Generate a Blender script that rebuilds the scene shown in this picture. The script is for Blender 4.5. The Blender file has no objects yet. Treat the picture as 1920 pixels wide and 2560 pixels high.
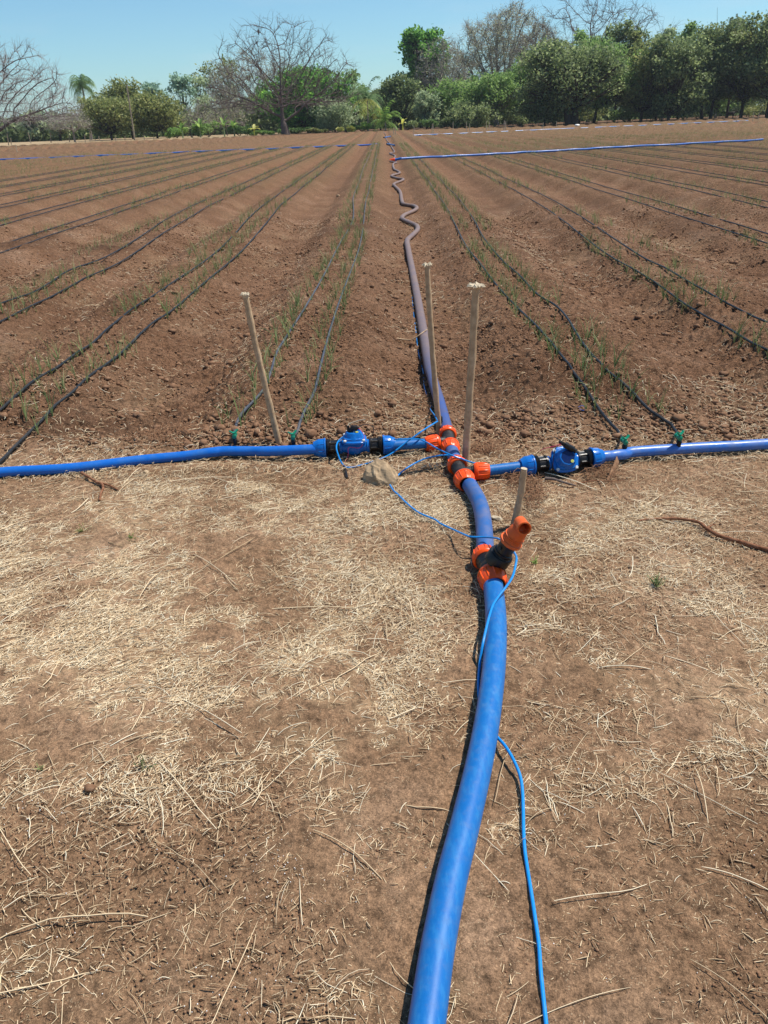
import bpy, math, random
import numpy as np
from mathutils import Vector, Matrix, Quaternion

SC = bpy.context.scene
COL = SC.collection
PI = math.pi
rnd = random.Random(7)
rg = np.random.default_rng(11)

# ------------------------------------------------------------------ camera
FPX = 1922.0; TH = math.radians(26.95); RHO = math.radians(2.1); PSI = math.radians(0.9); CH = 1.6
cF = np.array([-math.sin(PSI)*math.cos(TH), math.cos(PSI)*math.cos(TH), -math.sin(TH)])
_R0 = np.array([math.cos(PSI), math.sin(PSI), 0.0]); _U0 = np.cross(_R0, cF)
cR = math.cos(RHO)*_R0 - math.sin(RHO)*_U0
cU = math.sin(RHO)*_R0 + math.cos(RHO)*_U0
cam = bpy.data.cameras.new('camera'); camo = bpy.data.objects.new('camera', cam); COL.objects.link(camo)
cam.sensor_fit = 'VERTICAL'; cam.sensor_height = 32.0; cam.lens = FPX/2560*32
cam.clip_start = 0.05; cam.clip_end = 8000
camo.matrix_world = Matrix(((cR[0], cU[0], -cF[0], 0), (cR[1], cU[1], -cF[1], 0), (cR[2], cU[2], -cF[2], CH), (0, 0, 0, 1)))
SC.camera = camo

# ------------------------------------------------------------------ sky, sun, exposure
SUN = Vector((0.50, 0.17, 1.0)).normalized()
w = bpy.data.worlds.new('World'); SC.world = w; w.use_nodes = True
nt = w.node_tree; bg = nt.nodes['Background']
sky = nt.nodes.new('ShaderNodeTexSky'); sky.sky_type = 'NISHITA'; sky.sun_disc = False
sky.sun_elevation = math.asin(SUN.z); sky.sun_rotation = math.atan2(SUN.x, SUN.y)
sky.altitude = 50; sky.air_density = 1.0; sky.dust_density = 0.35; sky.ozone_density = 1.2
_g = nt.nodes.new('ShaderNodeMix'); _g.data_type = 'RGBA'; _g.blend_type = 'MULTIPLY'; _g.inputs[0].default_value = 1.0; _g.inputs[7].default_value = (0.73, 1.04, 1.19, 1)
nt.links.new(sky.outputs[0], _g.inputs[6])
_tc = nt.nodes.new('ShaderNodeTexCoord'); _mp = nt.nodes.new('ShaderNodeMapping'); _mp.inputs['Scale'].default_value = (5, 5, 26); nt.links.new(_tc.outputs['Generated'], _mp.inputs['Vector'])
_nz = nt.nodes.new('ShaderNodeTexNoise'); _nz.inputs['Scale'].default_value = 1.0; _nz.inputs['Detail'].default_value = 7; nt.links.new(_mp.outputs[0], _nz.inputs['Vector'])
_rp = nt.nodes.new('ShaderNodeValToRGB'); _rp.color_ramp.elements[0].position = 0.50; _rp.color_ramp.elements[1].position = 0.78; nt.links.new(_nz.outputs['Fac'], _rp.inputs['Fac'])
_sx = nt.nodes.new('ShaderNodeSeparateXYZ'); nt.links.new(_tc.outputs['Generated'], _sx.inputs[0])
_mr = nt.nodes.new('ShaderNodeMapRange'); _mr.inputs[1].default_value = 0.16; _mr.inputs[2].default_value = 0.02; _mr.inputs[3].default_value = 0.0; _mr.inputs[4].default_value = 0.55; nt.links.new(_sx.outputs['Z'], _mr.inputs[0])
_mm = nt.nodes.new('ShaderNodeMath'); _mm.operation = 'MULTIPLY'; nt.links.new(_rp.outputs['Color'], _mm.inputs[0]); nt.links.new(_mr.outputs[0], _mm.inputs[1])
_cl = nt.nodes.new('ShaderNodeMix'); _cl.data_type = 'RGBA'; _cl.inputs[7].default_value = (6.2, 7.0, 7.6, 1); nt.links.new(_mm.outputs[0], _cl.inputs[0]); nt.links.new(_g.outputs[2], _cl.inputs[6])
nt.links.new(_cl.outputs[2], bg.inputs[0]); bg.inputs[1].default_value = 0.090
sl = bpy.data.lights.new('sun', 'SUN'); sl.energy = 5.0; sl.angle = math.radians(0.53); sl.color = (1.0, 0.94, 0.85)
so = bpy.data.objects.new('sun', sl); COL.objects.link(so); so.rotation_euler = SUN.to_track_quat('Z', 'Y').to_euler(); so.location = (10, 10, 40)
SC.view_settings.view_transform = 'Standard'; SC.view_settings.look = 'None'
SC.view_settings.exposure = 0.30; SC.view_settings.gamma = 1.0
SC.render.engine = 'CYCLES'
SC.cycles.max_bounces = 6

# ------------------------------------------------------------------ pixel <-> place
def ray(px, py): return cF + cR*(px-960)/FPX + cU*(1280-py)/FPX
def Z(px, py, z=0.0):
    d = ray(px, py); t = (z-CH)/d[2]; p = d*t; p[2] += CH; return p
def Yp(px, py, Y):
    d = ray(px, py); t = Y/d[1]; p = d*t; p[2] += CH; return p
def proj(x, y, z):
    z = z-CH
    wv = x*cF[0]+y*cF[1]+z*cF[2]; wv = np.where(wv < 0.05, 0.05, wv)
    return 960+FPX*(x*cR[0]+y*cR[1]+z*cR[2])/wv, 1280-FPX*(x*cU[0]+y*cU[1]+z*cU[2])/wv

# ------------------------------------------------------------------ noise and terrain
def _hash(ix, iy, s):
    h = (ix.astype(np.int64)*374761393 + iy.astype(np.int64)*668265263 + s*982451653) & 0xffffffff
    h = ((h ^ (h >> 13))*1274126177) & 0xffffffff
    h = h ^ (h >> 16)
    return (h & 0xffffff).astype(np.float64)/float(0xffffff)
def vnoise(x, y, s=0):
    xf = np.floor(x); yf = np.floor(y); fx = x-xf; fy = y-yf
    fx = fx*fx*(3-2*fx); fy = fy*fy*(3-2*fy)
    a = _hash(xf, yf, s); b = _hash(xf+1, yf, s); c = _hash(xf, yf+1, s); d = _hash(xf+1, yf+1, s)
    return (a*(1-fx)+b*fx)*(1-fy)+(c*(1-fx)+d*fx)*fy
def fbm(x, y, s=0, o=4):
    r = 0; a = 0.5; t = 0
    for i in range(o):
        r = r+a*vnoise(x*(2**i)+17.3*i, y*(2**i)-9.1*i, s+i); t += a; a *= 0.5
    return r/t
def sst(a, b, x):
    t = np.clip((x-a)/(b-a), 0, 1); return t*t*(3-2*t)

BEDS_L = [-0.55, -2.32, -3.87]+[-3.87-1.64*k for k in range(1, 34)]
BEDS_R = [1.31, 3.02]+[3.02+1.68*k for k in range(1, 44)]
BEDS = np.array(sorted(BEDS_L+BEDS_R))
def bedmask(x):
    x = np.asarray(x, float)
    i = np.clip(np.searchsorted(BEDS, x), 1, len(BEDS)-1)
    d = np.minimum(np.abs(x-BEDS[i-1]), np.abs(x-BEDS[i]))
    return 1-sst(0.30, 0.74, d)
LUMPS = [(-0.55, 12.6, .5), (-0.5, 22, .4), (-2.3, 12.2, .5), (-2.3, 21, .45), (-3.87, 11.2, .5), (-3.87, 19, .5), (1.31, 14, .4), (1.31, 24, .4),
         (3.02, 13, .4), (3.02, 21, .4), (-5.5, 12, .5), (-5.5, 22, .5), (4.7, 12, .4), (-7.15, 16, .5), (6.4, 15, .5), (-0.55, 33, .4), (-2.3, 33, .4), (1.3, 31, .4)]
def Hm(x, y):
    x = np.asarray(x, float); y = np.asarray(y, float)
    ramp = sst(3.95, 4.95, y+0.25*(vnoise(x*1.3, y*0.7, 5)-0.5))
    xw = x+0.06*(vnoise(x*0.4, y*0.35, 8)-0.5)
    b = bedmask(xw)
    far = 1-sst(145, 150, y)
    fl = sst(3.9, 4.6, y)*far
    nb = fl*(1-sst(20, 45, y))*(0.024*(vnoise(x/0.45, y/0.45, 50)-0.5)+0.030*(vnoise(x/0.19, y/0.19, 51)-0.5))
    h = nb+ramp*(0.155*b-0.035+0.02*(vnoise(x*1.1, y*0.9, 9)-0.5))*far
    h = h+0.02*(vnoise(x*0.9+3, y*0.9, 12)-0.5)*(1-ramp)
    # loose earth heaped against the manifold
    h = h+0.022*np.exp(-((y-4.15)/0.13)**2)*np.exp(-((x+0.75)/0.75)**2)
    h = h+0.020*np.exp(-((y-3.66)/0.07)**2)*np.exp(-((x+0.9)/0.5)**2)
    return h
def T(px, py, off=0.0):
    z = 0.0
    for _ in range(12):
        p = Z(px, py, z+off); z = 0.5*z+0.5*float(Hm(p[0], p[1]))
    return np.array([p[0], p[1], z+off])
def G(x, y, off=0.0): return np.array([x, y, float(Hm(x, y))+off])

# straw cover, laid out over the trodden strip in front of the field
BLOBS = [(150,1600,340,200,1.0),(600,1680,340,150,.8),(250,1350,280,110,.75),(720,1285,230,50,1),(960,1520,120,150,.85),(900,1810,230,190,.7),(350,1950,330,80,.45),
 (1400,1490,110,120,.75),(1850,1740,190,150,.8),(1520,1660,150,120,.35),(1330,1290,80,70,.8),(1650,1280,120,35,.9),(1430,1330,180,60,.5),(90,2160,120,100,.25),
 (60,2440,130,110,.28),(880,2500,150,90,.32),(1450,1940,250,90,.2),(1160,2520,90,60,.7),(1290,2060,60,50,.7),(1080,1290,70,60,.6),(1700,1450,150,80,.4),(760,1420,120,60,.4),(620,1230,60,25,.6),(500,1230,180,20,.6),(1780,1560,150,60,.5)]
BARE = [(620,1420,150,80,.9),(720,1520,80,60,.8),(150,1880,130,60,.6),(60,1260,120,60,.7),(1750,2300,250,250,.6),(1000,1380,60,90,.4)]
def thatch(x, y):
    px, py = proj(x, y, 0.0*x)
    m = 0.05+0*x
    for (a, b, c, d, wt) in BLOBS:
        m = m+wt*np.exp(-(((px-a)/c)**2+((py-b)/d)**2))
    for (a, b, c, d, wt) in BARE:
        m = m*(1-wt*np.exp(-(((px-a)/c)**2+((py-b)/d)**2)))
    n = 0.55*fbm(x*3.2, y*3.2, 31, 4)+0.45*fbm(x*9, y*9, 37, 3)
    m = m*(0.16+1.5*sst(0.40, 0.60, n))
    return np.clip(m, 0, 1.3)*(1-sst(3.55, 3.95, y))

# ------------------------------------------------------------------ mesh helpers
def tagk(o, label=None, cat=None, group=None, kind=None):
    if label: o['label'] = label
    if cat: o['category'] = cat
    if group: o['group'] = group
    if kind: o['kind'] = kind
    return o
def empty(name, loc, label=None, cat=None, group=None):
    o = bpy.data.objects.new(name, None); COL.objects.link(o); o.location = Vector(loc); o.empty_display_size = 0.1
    return tagk(o, label, cat, group)
def mesh_np(name, V, Fc, mat, smooth=True, attrs=None, parent=None, link=True):
    V = np.ascontiguousarray(V, dtype=np.float32); Fc = np.ascontiguousarray(Fc, dtype=np.int32)
    me = bpy.data.meshes.new(name)
    k = Fc.shape[1]
    me.vertices.add(len(V)); me.vertices.foreach_set('co', V.ravel())
    me.loops.add(Fc.size); me.loops.foreach_set('vertex_index', Fc.ravel())
    me.polygons.add(len(Fc)); me.polygons.foreach_set('loop_start', np.arange(0, Fc.size, k, dtype=np.int32))
    me.polygons.foreach_set('loop_total', np.full(len(Fc), k, dtype=np.int32))
    if smooth: me.polygons.foreach_set('use_smooth', np.ones(len(Fc), dtype=bool))
    if attrs:
        for an, av in attrs.items():
            a = me.attributes.new(an, 'FLOAT', 'POINT'); a.data.foreach_set('value', np.ascontiguousarray(av, dtype=np.float32))
    me.update(calc_edges=True)
    if mat: me.materials.append(mat)
    o = bpy.data.objects.new(name, me)
    if link: COL.objects.link(o)
    if parent: o.parent = parent
    return o

class MB:
    def __init__(s): s.v = []; s.f = []; s.a = []; s.cur = 0.5
    def add(s, vs, fs):
        b = len(s.v); s.v += [tuple(map(float, p)) for p in vs]; s.f += [tuple(i+b for i in q) for q in fs]; s.a += [s.cur]*len(vs); return s
    def tube(s, pts, r, seg=10, cap=True, flat=1.0):
        P = [Vector(p) for p in pts]; n = len(P)
        R = r if hasattr(r, '__len__') else [r]*n
        t0 = (P[1]-P[0]).normalized()
        up = Vector((0, 0, 1)) if abs(t0.z) < 0.9 else Vector((1, 0, 0))
        vs = []; fs = []
        side = t0.cross(up).normalized()
        for i in range(n):
            t = (P[min(i+1, n-1)]-P[max(i-1, 0)]).normalized()
            side = (side-t*side.dot(t)).normalized(); nn = side.cross(t)
            for k in range(seg):
                a = 2*PI*k/seg
                vs.append(P[i]+(side*math.cos(a)+nn*math.sin(a)*flat)*R[i])
        for i in range(n-1):
            for k in range(seg):
                k2 = (k+1) % seg
                fs.append((i*seg+k, i*seg+k2, (i+1)*seg+k2, (i+1)*seg+k))
        if cap:
            fs.append(tuple(range(seg-1, -1, -1))); fs.append(tuple((n-1)*seg+k for k in range(seg)))
        return s.add(vs, fs)
    def lathe(s, prof, a, d, seg=24, rf=None, cap=True):
        """profile [(distance, radius)] turned about the axis from a along d"""
        a = Vector(a); d = Vector(d).normalized()
        up = Vector((0, 0, 1)) if abs(d.z) < 0.9 else Vector((1, 0, 0))
        e1 = d.cross(up).normalized(); e2 = e1.cross(d)
        vs = []; fs = []
        for (t, r) in prof:
            for k in range(seg):
                an = 2*PI*k/seg; rr = r*(rf(t, an) if rf else 1)
                vs.append(a+d*t+(e1*math.cos(an)+e2*math.sin(an))*rr)
        n = len(prof)
        for i in range(n-1):
            for k in range(seg):
                k2 = (k+1) % seg; fs.append((i*seg+k, i*seg+k2, (i+1)*seg+k2, (i+1)*seg+k))
        if cap:
            fs.append(tuple(range(seg-1, -1, -1))); fs.append(tuple((n-1)*seg+k for k in range(seg)))
        return s.add(vs, fs)
    def box(s, c, sx, sy, sz, M=None, bev=0.15):
        vs = []; c = Vector(c)
        b = min(sx, sy, sz)*bev
        ring = lambda x, y: [(x-b, -y), (x, -y+b), (x, y-b), (x-b, y), (-x+b, y), (-x, y-b), (-x, -y+b), (-x+b, -y)]
        lay = [(-sz/2, sx/2-b, sy/2-b), (-sz/2+b, sx/2, sy/2), (sz/2-b, sx/2, sy/2), (sz/2, sx/2-b, sy/2-b)]
        for (z, x, y) in lay:
            for (u, v) in ring(x, y):
                q = Vector((u, v, z));
                if M: q = M @ q
                vs.append(c+q)
        fs = []
        for i in range(3):
            for k in range(8): fs.append((i*8+k, i*8+(k+1) % 8, (i+1)*8+(k+1) % 8, (i+1)*8+k))
        fs.append(tuple(range(7, -1, -1))); fs.append(tuple(24+k for k in range(8)))
        return s.add(vs, fs)
    def build(s, name, mat, parent=None, smooth=True, angle=40):
        me = bpy.data.meshes.new(name)
        off = Vector((0, 0, 0))
        if parent is not None and parent.get('_abs'): off = Vector(parent['_abs'])
        me.from_pydata([(v[0]-off.x, v[1]-off.y, v[2]-off.z) for v in s.v], [], s.f)
        at = me.attributes.new('var', 'FLOAT', 'POINT'); at.data.foreach_set('value', s.a)
        me.update()
        me.materials.append(mat)
        o = bpy.data.objects.new(name, me); COL.objects.link(o)
        if parent is not None: o.parent = parent
        if smooth:
            me.polygons.foreach_set('use_smooth', [True]*len(me.polygons))
            try: me.set_sharp_from_angle(angle=math.radians(angle))
            except Exception: pass
        return o
def thing(name, loc, label, cat, group=None):
    """an Empty at the base; parts are modelled in scene coordinates and shifted to it"""
    o = empty(name, loc, label, cat, group); o['_abs'] = [float(c) for c in loc]; return o
def rebase(o, base):
    """move the origin of a one-mesh thing to its base"""
    b = Vector([float(c) for c in base]); o.data.transform(Matrix.Translation(-b)); o.location = b; return o
def smoothpath(pts, n=6):
    P = [Vector([float(c) for c in p]) for p in pts]; out = []
    for i in range(len(P)-1):
        p0 = P[max(i-1, 0)]; p1 = P[i]; p2 = P[i+1]; p3 = P[min(i+2, len(P)-1)]
        for k in range(n):
            t = k/n
            out.append(0.5*((2*p1)+(p2-p0)*t+(2*p0-5*p1+4*p2-p3)*t*t+(3*p1-p0-3*p2+p3)*t**3))
    out.append(P[-1]); return out

# ------------------------------------------------------------------ materials
def newmat(name, rough=0.6, spec=0.4):
    m = bpy.data.materials.new(name); m.use_nodes = True
    b = m.node_tree.nodes['Principled BSDF']; b.inputs['Roughness'].default_value = rough
    b.inputs['Specular IOR Level'].default_value = spec
    return m, m.node_tree, b
def N(t, typ, **kw):
    n = t.nodes.new(typ)
    for k, v in kw.items(): setattr(n, k, v)
    return n
def pos(t, scale=1.0, use='Position'):
    g = N(t, 'ShaderNodeNewGeometry'); return g.outputs['Position']
def noise(t, vec, scale, detail=4, rough=0.55):
    n = N(t, 'ShaderNodeTexNoise'); n.inputs['Scale'].default_value = scale; n.inputs['Detail'].default_value = detail; n.inputs['Roughness'].default_value = rough
    t.links.new(vec, n.inputs['Vector']); return n.outputs['Fac']
def ramp(t, fac, stops):
    r = N(t, 'ShaderNodeValToRGB'); e = r.color_ramp.elements
    while len(e) < len(stops): e.new(0.5)
    for i, (p, c) in enumerate(stops):
        e[i].position = p; e[i].color = (c[0], c[1], c[2], 1) if hasattr(c, '__len__') else (c, c, c, 1)
    t.links.new(fac, r.inputs['Fac']); return r.outputs['Color']
def mix(t, fac, a, b, mode='MIX'):
    m = N(t, 'ShaderNodeMix'); m.data_type = 'RGBA'; m.blend_type = mode
    def s(i, v):
        if hasattr(v, 'is_output') or isinstance(v, bpy.types.NodeSocket): t.links.new(v, m.inputs[i])
        elif hasattr(v, '__len__'): m.inputs[i].default_value = (*v, 1)
        else: m.inputs[i].default_value = v
    s(0, fac); s(6, a); s(7, b); return m.outputs[2]
def math_(t, op, a, b=None):
    m = N(t, 'ShaderNodeMath', operation=op)
    for i, v in enumerate((a, b)):
        if v is None: continue
        if isinstance(v, bpy.types.NodeSocket): t.links.new(v, m.inputs[i])
        else: m.inputs[i].default_value = v
    return m.outputs[0]
def attr(t, name): return N(t, 'ShaderNodeAttribute', attribute_name=name).outputs['Fac']
def bump(t, b, h, strength, dist):
    n = N(t, 'ShaderNodeBump'); n.inputs['Strength'].default_value = strength; n.inputs['Distance'].default_value = dist
    t.links.new(h, n.inputs['Height']); t.links.new(n.outputs[0], b.inputs['Normal']); return n

def simple(name, c1, c2, scale=30, rough=0.6, spec=0.3, bumpd=0.0, c3=None):
    m, t, b = newmat(name, rough, spec); p = pos(t)
    f = noise(t, p, scale, 5)
    st = [(0.3, c1), (0.7, c2)] if c3 is None else [(0.25, c1), (0.55, c2), (0.75, c3)]
    t.links.new(ramp(t, f, st), b.inputs['Base Color'])
    if bumpd: bump(t, b, noise(t, p, scale*2.5, 4), 0.6, bumpd)
    return m
def plastic(name, col, dust=(0.30, 0.22, 0.16), amt=0.4, rough=0.35, scale=22, streak=None):
    """moulded or extruded plastic under a patchy coat of soil dust"""
    m, t, b = newmat(name, rough, 0.38); p = pos(t)
    d = ramp(t, noise(t, p, scale, 7, 0.65), [(0.60-0.35*amt, 0), (0.95-0.25*amt, 1)])
    fine = noise(t, p, scale*9, 3)
    mp = N(t, 'ShaderNodeMapping'); mp.inputs['Scale'].default_value = (60, 16, 60) if streak else (scale*2, scale*2, scale*2); t.links.new(p, mp.inputs['Vector'])
    st = ramp(t, noise(t, mp.outputs[0], 1.0, 5, 0.7), [(0.47, 0), (0.60, 1)])
    col0 = col
    c = mix(t, math_(t, 'MULTIPLY', d, amt+0.25), mix(t, math_(t, 'MULTIPLY', fine, 0.25), col, tuple(min(1, x*1.9+0.02) for x in col)), dust)
    if streak: c = mix(t, math_(t, 'MULTIPLY', st, 0.42), c, streak)
    t.links.new(c, b.inputs['Base Color'])
    r = math_(t, 'ADD', math_(t, 'MULTIPLY', d, 0.4), rough); t.links.new(r, b.inputs['Roughness'])
    bump(t, b, noise(t, p, scale*14, 3), 0.15, 0.001)
    return m
def leafmat(name, dark, mid, light, trans=0.50, rough=0.55):
    m, t, b = newmat(name, rough, 0.25)
    v = attr(t, 'var'); c = ramp(t, v, [(0.05, dark), (0.5, mid), (0.95, light)])
    t.links.new(c, b.inputs['Base Color'])
    out = t.nodes['Material Output']; tr = N(t, 'ShaderNodeBsdfTranslucent'); t.links.new(c, tr.inputs['Color'])
    ms = N(t, 'ShaderNodeMixShader'); ms.inputs[0].default_value = trans
    t.links.new(b.outputs[0], ms.inputs[1]); t.links.new(tr.outputs[0], ms.inputs[2]); t.links.new(ms.outputs[0], out.inputs['Surface'])
    return m

def ground_material():
    m, t, b = newmat('soil', 0.95, 0.1); p = pos(t)
    big = noise(t, p, 1.3, 6, 0.6); med = noise(t, p, 9, 5, 0.6); fine = noise(t, p, 95, 6, 0.8)
    path = ramp(t, big, [(0.30, (0.141, 0.081, 0.044)), (0.52, (0.212, 0.128, 0.074)), (0.72, (0.297, 0.192, 0.122))])
    field = ramp(t, big, [(0.30, (0.147, 0.076, 0.041)), (0.55, (0.204, 0.112, 0.064)), (0.78, (0.273, 0.167, 0.106))])
    c = mix(t, attr(t, 'field'), path, field)
    c = mix(t, attr(t, 'far'), c, mix(t, big, (0.147, 0.072, 0.037), (0.223, 0.123, 0.070)))
    # crumb grain with self-shadowing painted into the colour: lighter tops, darker gaps
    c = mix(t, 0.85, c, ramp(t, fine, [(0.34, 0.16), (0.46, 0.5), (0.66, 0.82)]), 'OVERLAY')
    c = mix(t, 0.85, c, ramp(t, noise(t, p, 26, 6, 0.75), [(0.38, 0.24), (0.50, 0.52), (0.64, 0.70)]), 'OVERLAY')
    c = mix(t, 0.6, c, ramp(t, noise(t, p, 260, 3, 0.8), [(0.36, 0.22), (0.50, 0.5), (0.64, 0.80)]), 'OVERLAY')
    # dry chaff trodden into the surface
    vor = N(t, 'ShaderNodeTexVoronoi'); vor.inputs['Scale'].default_value = 150; t.links.new(p, vor.inputs['Vector'])
    speck = math_(t, 'LESS_THAN', vor.outputs['Distance'], 0.23)
    sp = math_(t, 'MULTIPLY', speck, math_(t, 'GREATER_THAN', noise(t, p, 25, 3), 0.55))
    c = mix(t, math_(t, 'MULTIPLY', sp, 0.6), c, (0.50, 0.38, 0.24))
    th = math_(t, 'MULTIPLY', attr(t, 'thatch'), ramp(t, noise(t, p, 28, 6, 0.7), [(0.35, 0.15), (0.6, 0.75)]))
    c = mix(t, th, c, (0.46, 0.32, 0.185))
    c = mix(t, math_(t, 'MULTIPLY', attr(t, 'damp'), 0.6), c, (0.075, 0.038, 0.022))
    # weeds and seedlings tinting the distant bed tops
    gr = math_(t, 'MULTIPLY', attr(t, 'green'), ramp(t, noise(t, p, 3.0, 6, 0.8), [(0.34, 0.1), (0.62, 0.9)]))
    c = mix(t, gr, c, (0.116, 0.103, 0.045))
    past = ramp(t, noise(t, p, 0.25, 6, 0.7), [(0.3, (0.255, 0.170, 0.093)), (0.6, (0.391, 0.297, 0.178))])
    c = mix(t, attr(t, 'pasture'), c, past)
    t.links.new(c, b.inputs['Base Color'])
    hgt = math_(t, 'ADD', math_(t, 'MULTIPLY', fine, 0.4), math_(t, 'ADD', math_(t, 'MULTIPLY', noise(t, p, 26, 4, 0.65), 0.8), math_(t, 'MULTIPLY', noise(t, p, 6, 4, 0.6), 0.9)))
    bn = bump(t, b, hgt, 0.9, 0.02)
    d = math_(t, 'ADD', 0.020, math_(t, 'MULTIPLY', attr(t, 'field'), 0.055)); t.links.new(d, bn.inputs['Distance'])
    return m

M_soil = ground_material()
M_clod = simple('clod_earth', (0.141, 0.072, 0.040), (0.220, 0.124, 0.072), 45, 0.95, 0.1, 0.003, (0.292, 0.182, 0.118))
def strawmat():
    m, t, b = newmat('dry_straw', 0.6, 0.3)
    c = ramp(t, attr(t, 'var'), [(0.0, (0.26, 0.155, 0.085)), (0.30, (0.53, 0.375, 0.215)), (0.65, (0.78, 0.61, 0.39)), (1.0, (0.88, 0.80, 0.60))])
    t.links.new(c, b.inputs['Base Color']); return m
M_straw = strawmat()
M_fibre = simple('brown_fibre', (0.17, 0.08, 0.04), (0.40, 0.23, 0.13), 60, 0.8, 0.2)
M_blue = plastic('blue_pipe', (0.002, 0.105, 0.34), (0.10, 0.16, 0.27), 0.32, 0.40, 26, (0.03, 0.20, 0.46))
M_blue2 = plastic('blue_pipe_dusty', (0.011, 0.088, 0.292), (0.160, 0.147, 0.198), 0.60, 0.38, 11)
M_lay = plastic('blue_layflat', (0.005, 0.105, 0.430), (0.032, 0.151, 0.396), 0.45, 0.30, 14)
M_layr = plastic('blue_layflat_silvery', (0.032, 0.134, 0.447), (0.160, 0.202, 0.327), 0.55, 0.24, 14)
M_layfar = plastic('far_pipe_painted_glint', (0.16, 0.27, 0.50), (0.42, 0.46, 0.55), 0.5, 0.25, 0.7)  # painted paler to stand in for the glint along the farthest pipe
M_fit = plastic('blue_fitting', (0.003, 0.113, 0.413), (0.032, 0.168, 0.396), 0.25, 0.22, 30)
M_navy = plastic('navy_reflection', (0.003, 0.014, 0.075), (0.03, 0.04, 0.09), 0.15, 0.12, 30)  # dark colour painted for the reflection in the tipped bonnet's top
M_orange = plastic('orange_nut', (0.782, 0.071, 0.004), (0.575, 0.127, 0.030), 0.12, 0.32, 30)
M_orange2 = plastic('orange_drain', (0.644, 0.094, 0.010), (0.632, 0.198, 0.090), 0.35, 0.45, 30)
M_black = plastic('black_plastic', (0.006, 0.005, 0.005), (0.036, 0.029, 0.024), 0.25, 0.36, 35)
M_black2 = plastic('grey_black_plastic', (0.012, 0.011, 0.011), (0.072, 0.060, 0.048), 0.45, 0.45, 30)
M_cable = plastic('cyan_cable', (0.005, 0.202, 0.568), (0.024, 0.218, 0.473), 0.25, 0.3, 30)
M_wire = plastic('pink_wire', (0.65, 0.03, 0.12), (0.5, 0.1, 0.1), 0.2, 0.4, 30)
M_drip = plastic('drip_tube', (0.011, 0.013, 0.015), (0.070, 0.059, 0.052), 0.35, 0.42, 16)
M_dripg = plastic('drip_tube_grey', (0.052, 0.058, 0.072), (0.136, 0.112, 0.104), 0.5, 0.40, 16)
M_greenv = plastic('green_tap', (0.006, 0.20, 0.11), (0.05, 0.16, 0.10), 0.25, 0.3, 30)
M_metal = simple('bolt_metal', (0.45, 0.45, 0.43), (0.7, 0.7, 0.68), 60, 0.3, 0.8)
M_stick = simple('peeled_stake_wood', (0.321, 0.209, 0.119), (0.471, 0.326, 0.194), 28, 0.75, 0.2, 0.002, (0.566, 0.410, 0.260))
M_fray = simple('frayed_wood', (0.425, 0.340, 0.230), (0.595, 0.510, 0.374), 80, 0.8, 0.1)
M_bark = simple('grey_bark', (0.17, 0.145, 0.125), (0.31, 0.27, 0.235), 3, 0.9, 0.1)
M_twigp = simple('pale_twigs', (0.24, 0.215, 0.20), (0.40, 0.36, 0.33), 1, 0.9, 0.1)
M_barkd = simple('dark_bark', (0.030, 0.022, 0.016), (0.075, 0.056, 0.042), 3, 0.9, 0.1)
M_barkr = simple('reddish_bark', (0.095, 0.072, 0.062), (0.17, 0.132, 0.115), 3, 0.9, 0.1)
M_root = simple('brown_root', (0.13, 0.05, 0.025), (0.30, 0.15, 0.085), 50, 0.85, 0.1, 0.002)
M_post = simple('weathered_post', (0.221, 0.178, 0.128), (0.391, 0.332, 0.246), 4, 0.85, 0.1)
M_rock = simple('tan_rock', (0.255, 0.176, 0.103), (0.408, 0.293, 0.180), 26, 0.9, 0.15, 0.004, (0.531, 0.405, 0.263))
M_white = simple('white_plastic', (0.75, 0.74, 0.70), (0.85, 0.84, 0.80), 10, 0.5, 0.3)
M_seed = leafmat('seedling_leaf', (0.192, 0.258, 0.099), (0.396, 0.470, 0.187), (0.816, 0.717, 0.440), 0.4)
LEAF = dict(
 olive=leafmat('olive_leaf', (0.139, 0.171, 0.050), (0.243, 0.284, 0.091), (0.429, 0.433, 0.169)),
 dark=leafmat('dark_leaf', (0.063, 0.126, 0.038), (0.131, 0.226, 0.068), (0.290, 0.438, 0.133)),
 bright=leafmat('bright_leaf', (0.107, 0.200, 0.043), (0.202, 0.352, 0.077), (0.404, 0.566, 0.155)),
 mango=leafmat('mango_leaf', (0.053, 0.137, 0.033), (0.131, 0.317, 0.058), (0.377, 0.696, 0.120)),
 feather=leafmat('feathery_leaf', (0.131, 0.226, 0.058), (0.232, 0.362, 0.101), (0.377, 0.528, 0.172)),
 grey=leafmat('grey_green_leaf', (0.216, 0.295, 0.164), (0.362, 0.451, 0.251), (0.580, 0.664, 0.395)),
 blue=leafmat('blue_green_leaf', (0.189, 0.317, 0.225), (0.320, 0.468, 0.331), (0.493, 0.664, 0.462)),
 oak=leafmat('holm_leaf', (0.093, 0.132, 0.050), (0.193, 0.254, 0.096), (0.467, 0.546, 0.245)),
 brown=leafmat('withered_leaf', (0.218, 0.228, 0.137), (0.345, 0.348, 0.221), (0.483, 0.480, 0.315)),
 yellow=leafmat('yellow_leaf', (0.463, 0.515, 0.079), (0.750, 0.750, 0.186), (0.750, 0.750, 0.395)),
 palm=leafmat('palm_leaf', (0.086, 0.166, 0.067), (0.174, 0.287, 0.120), (0.377, 0.515, 0.237)))

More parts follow.
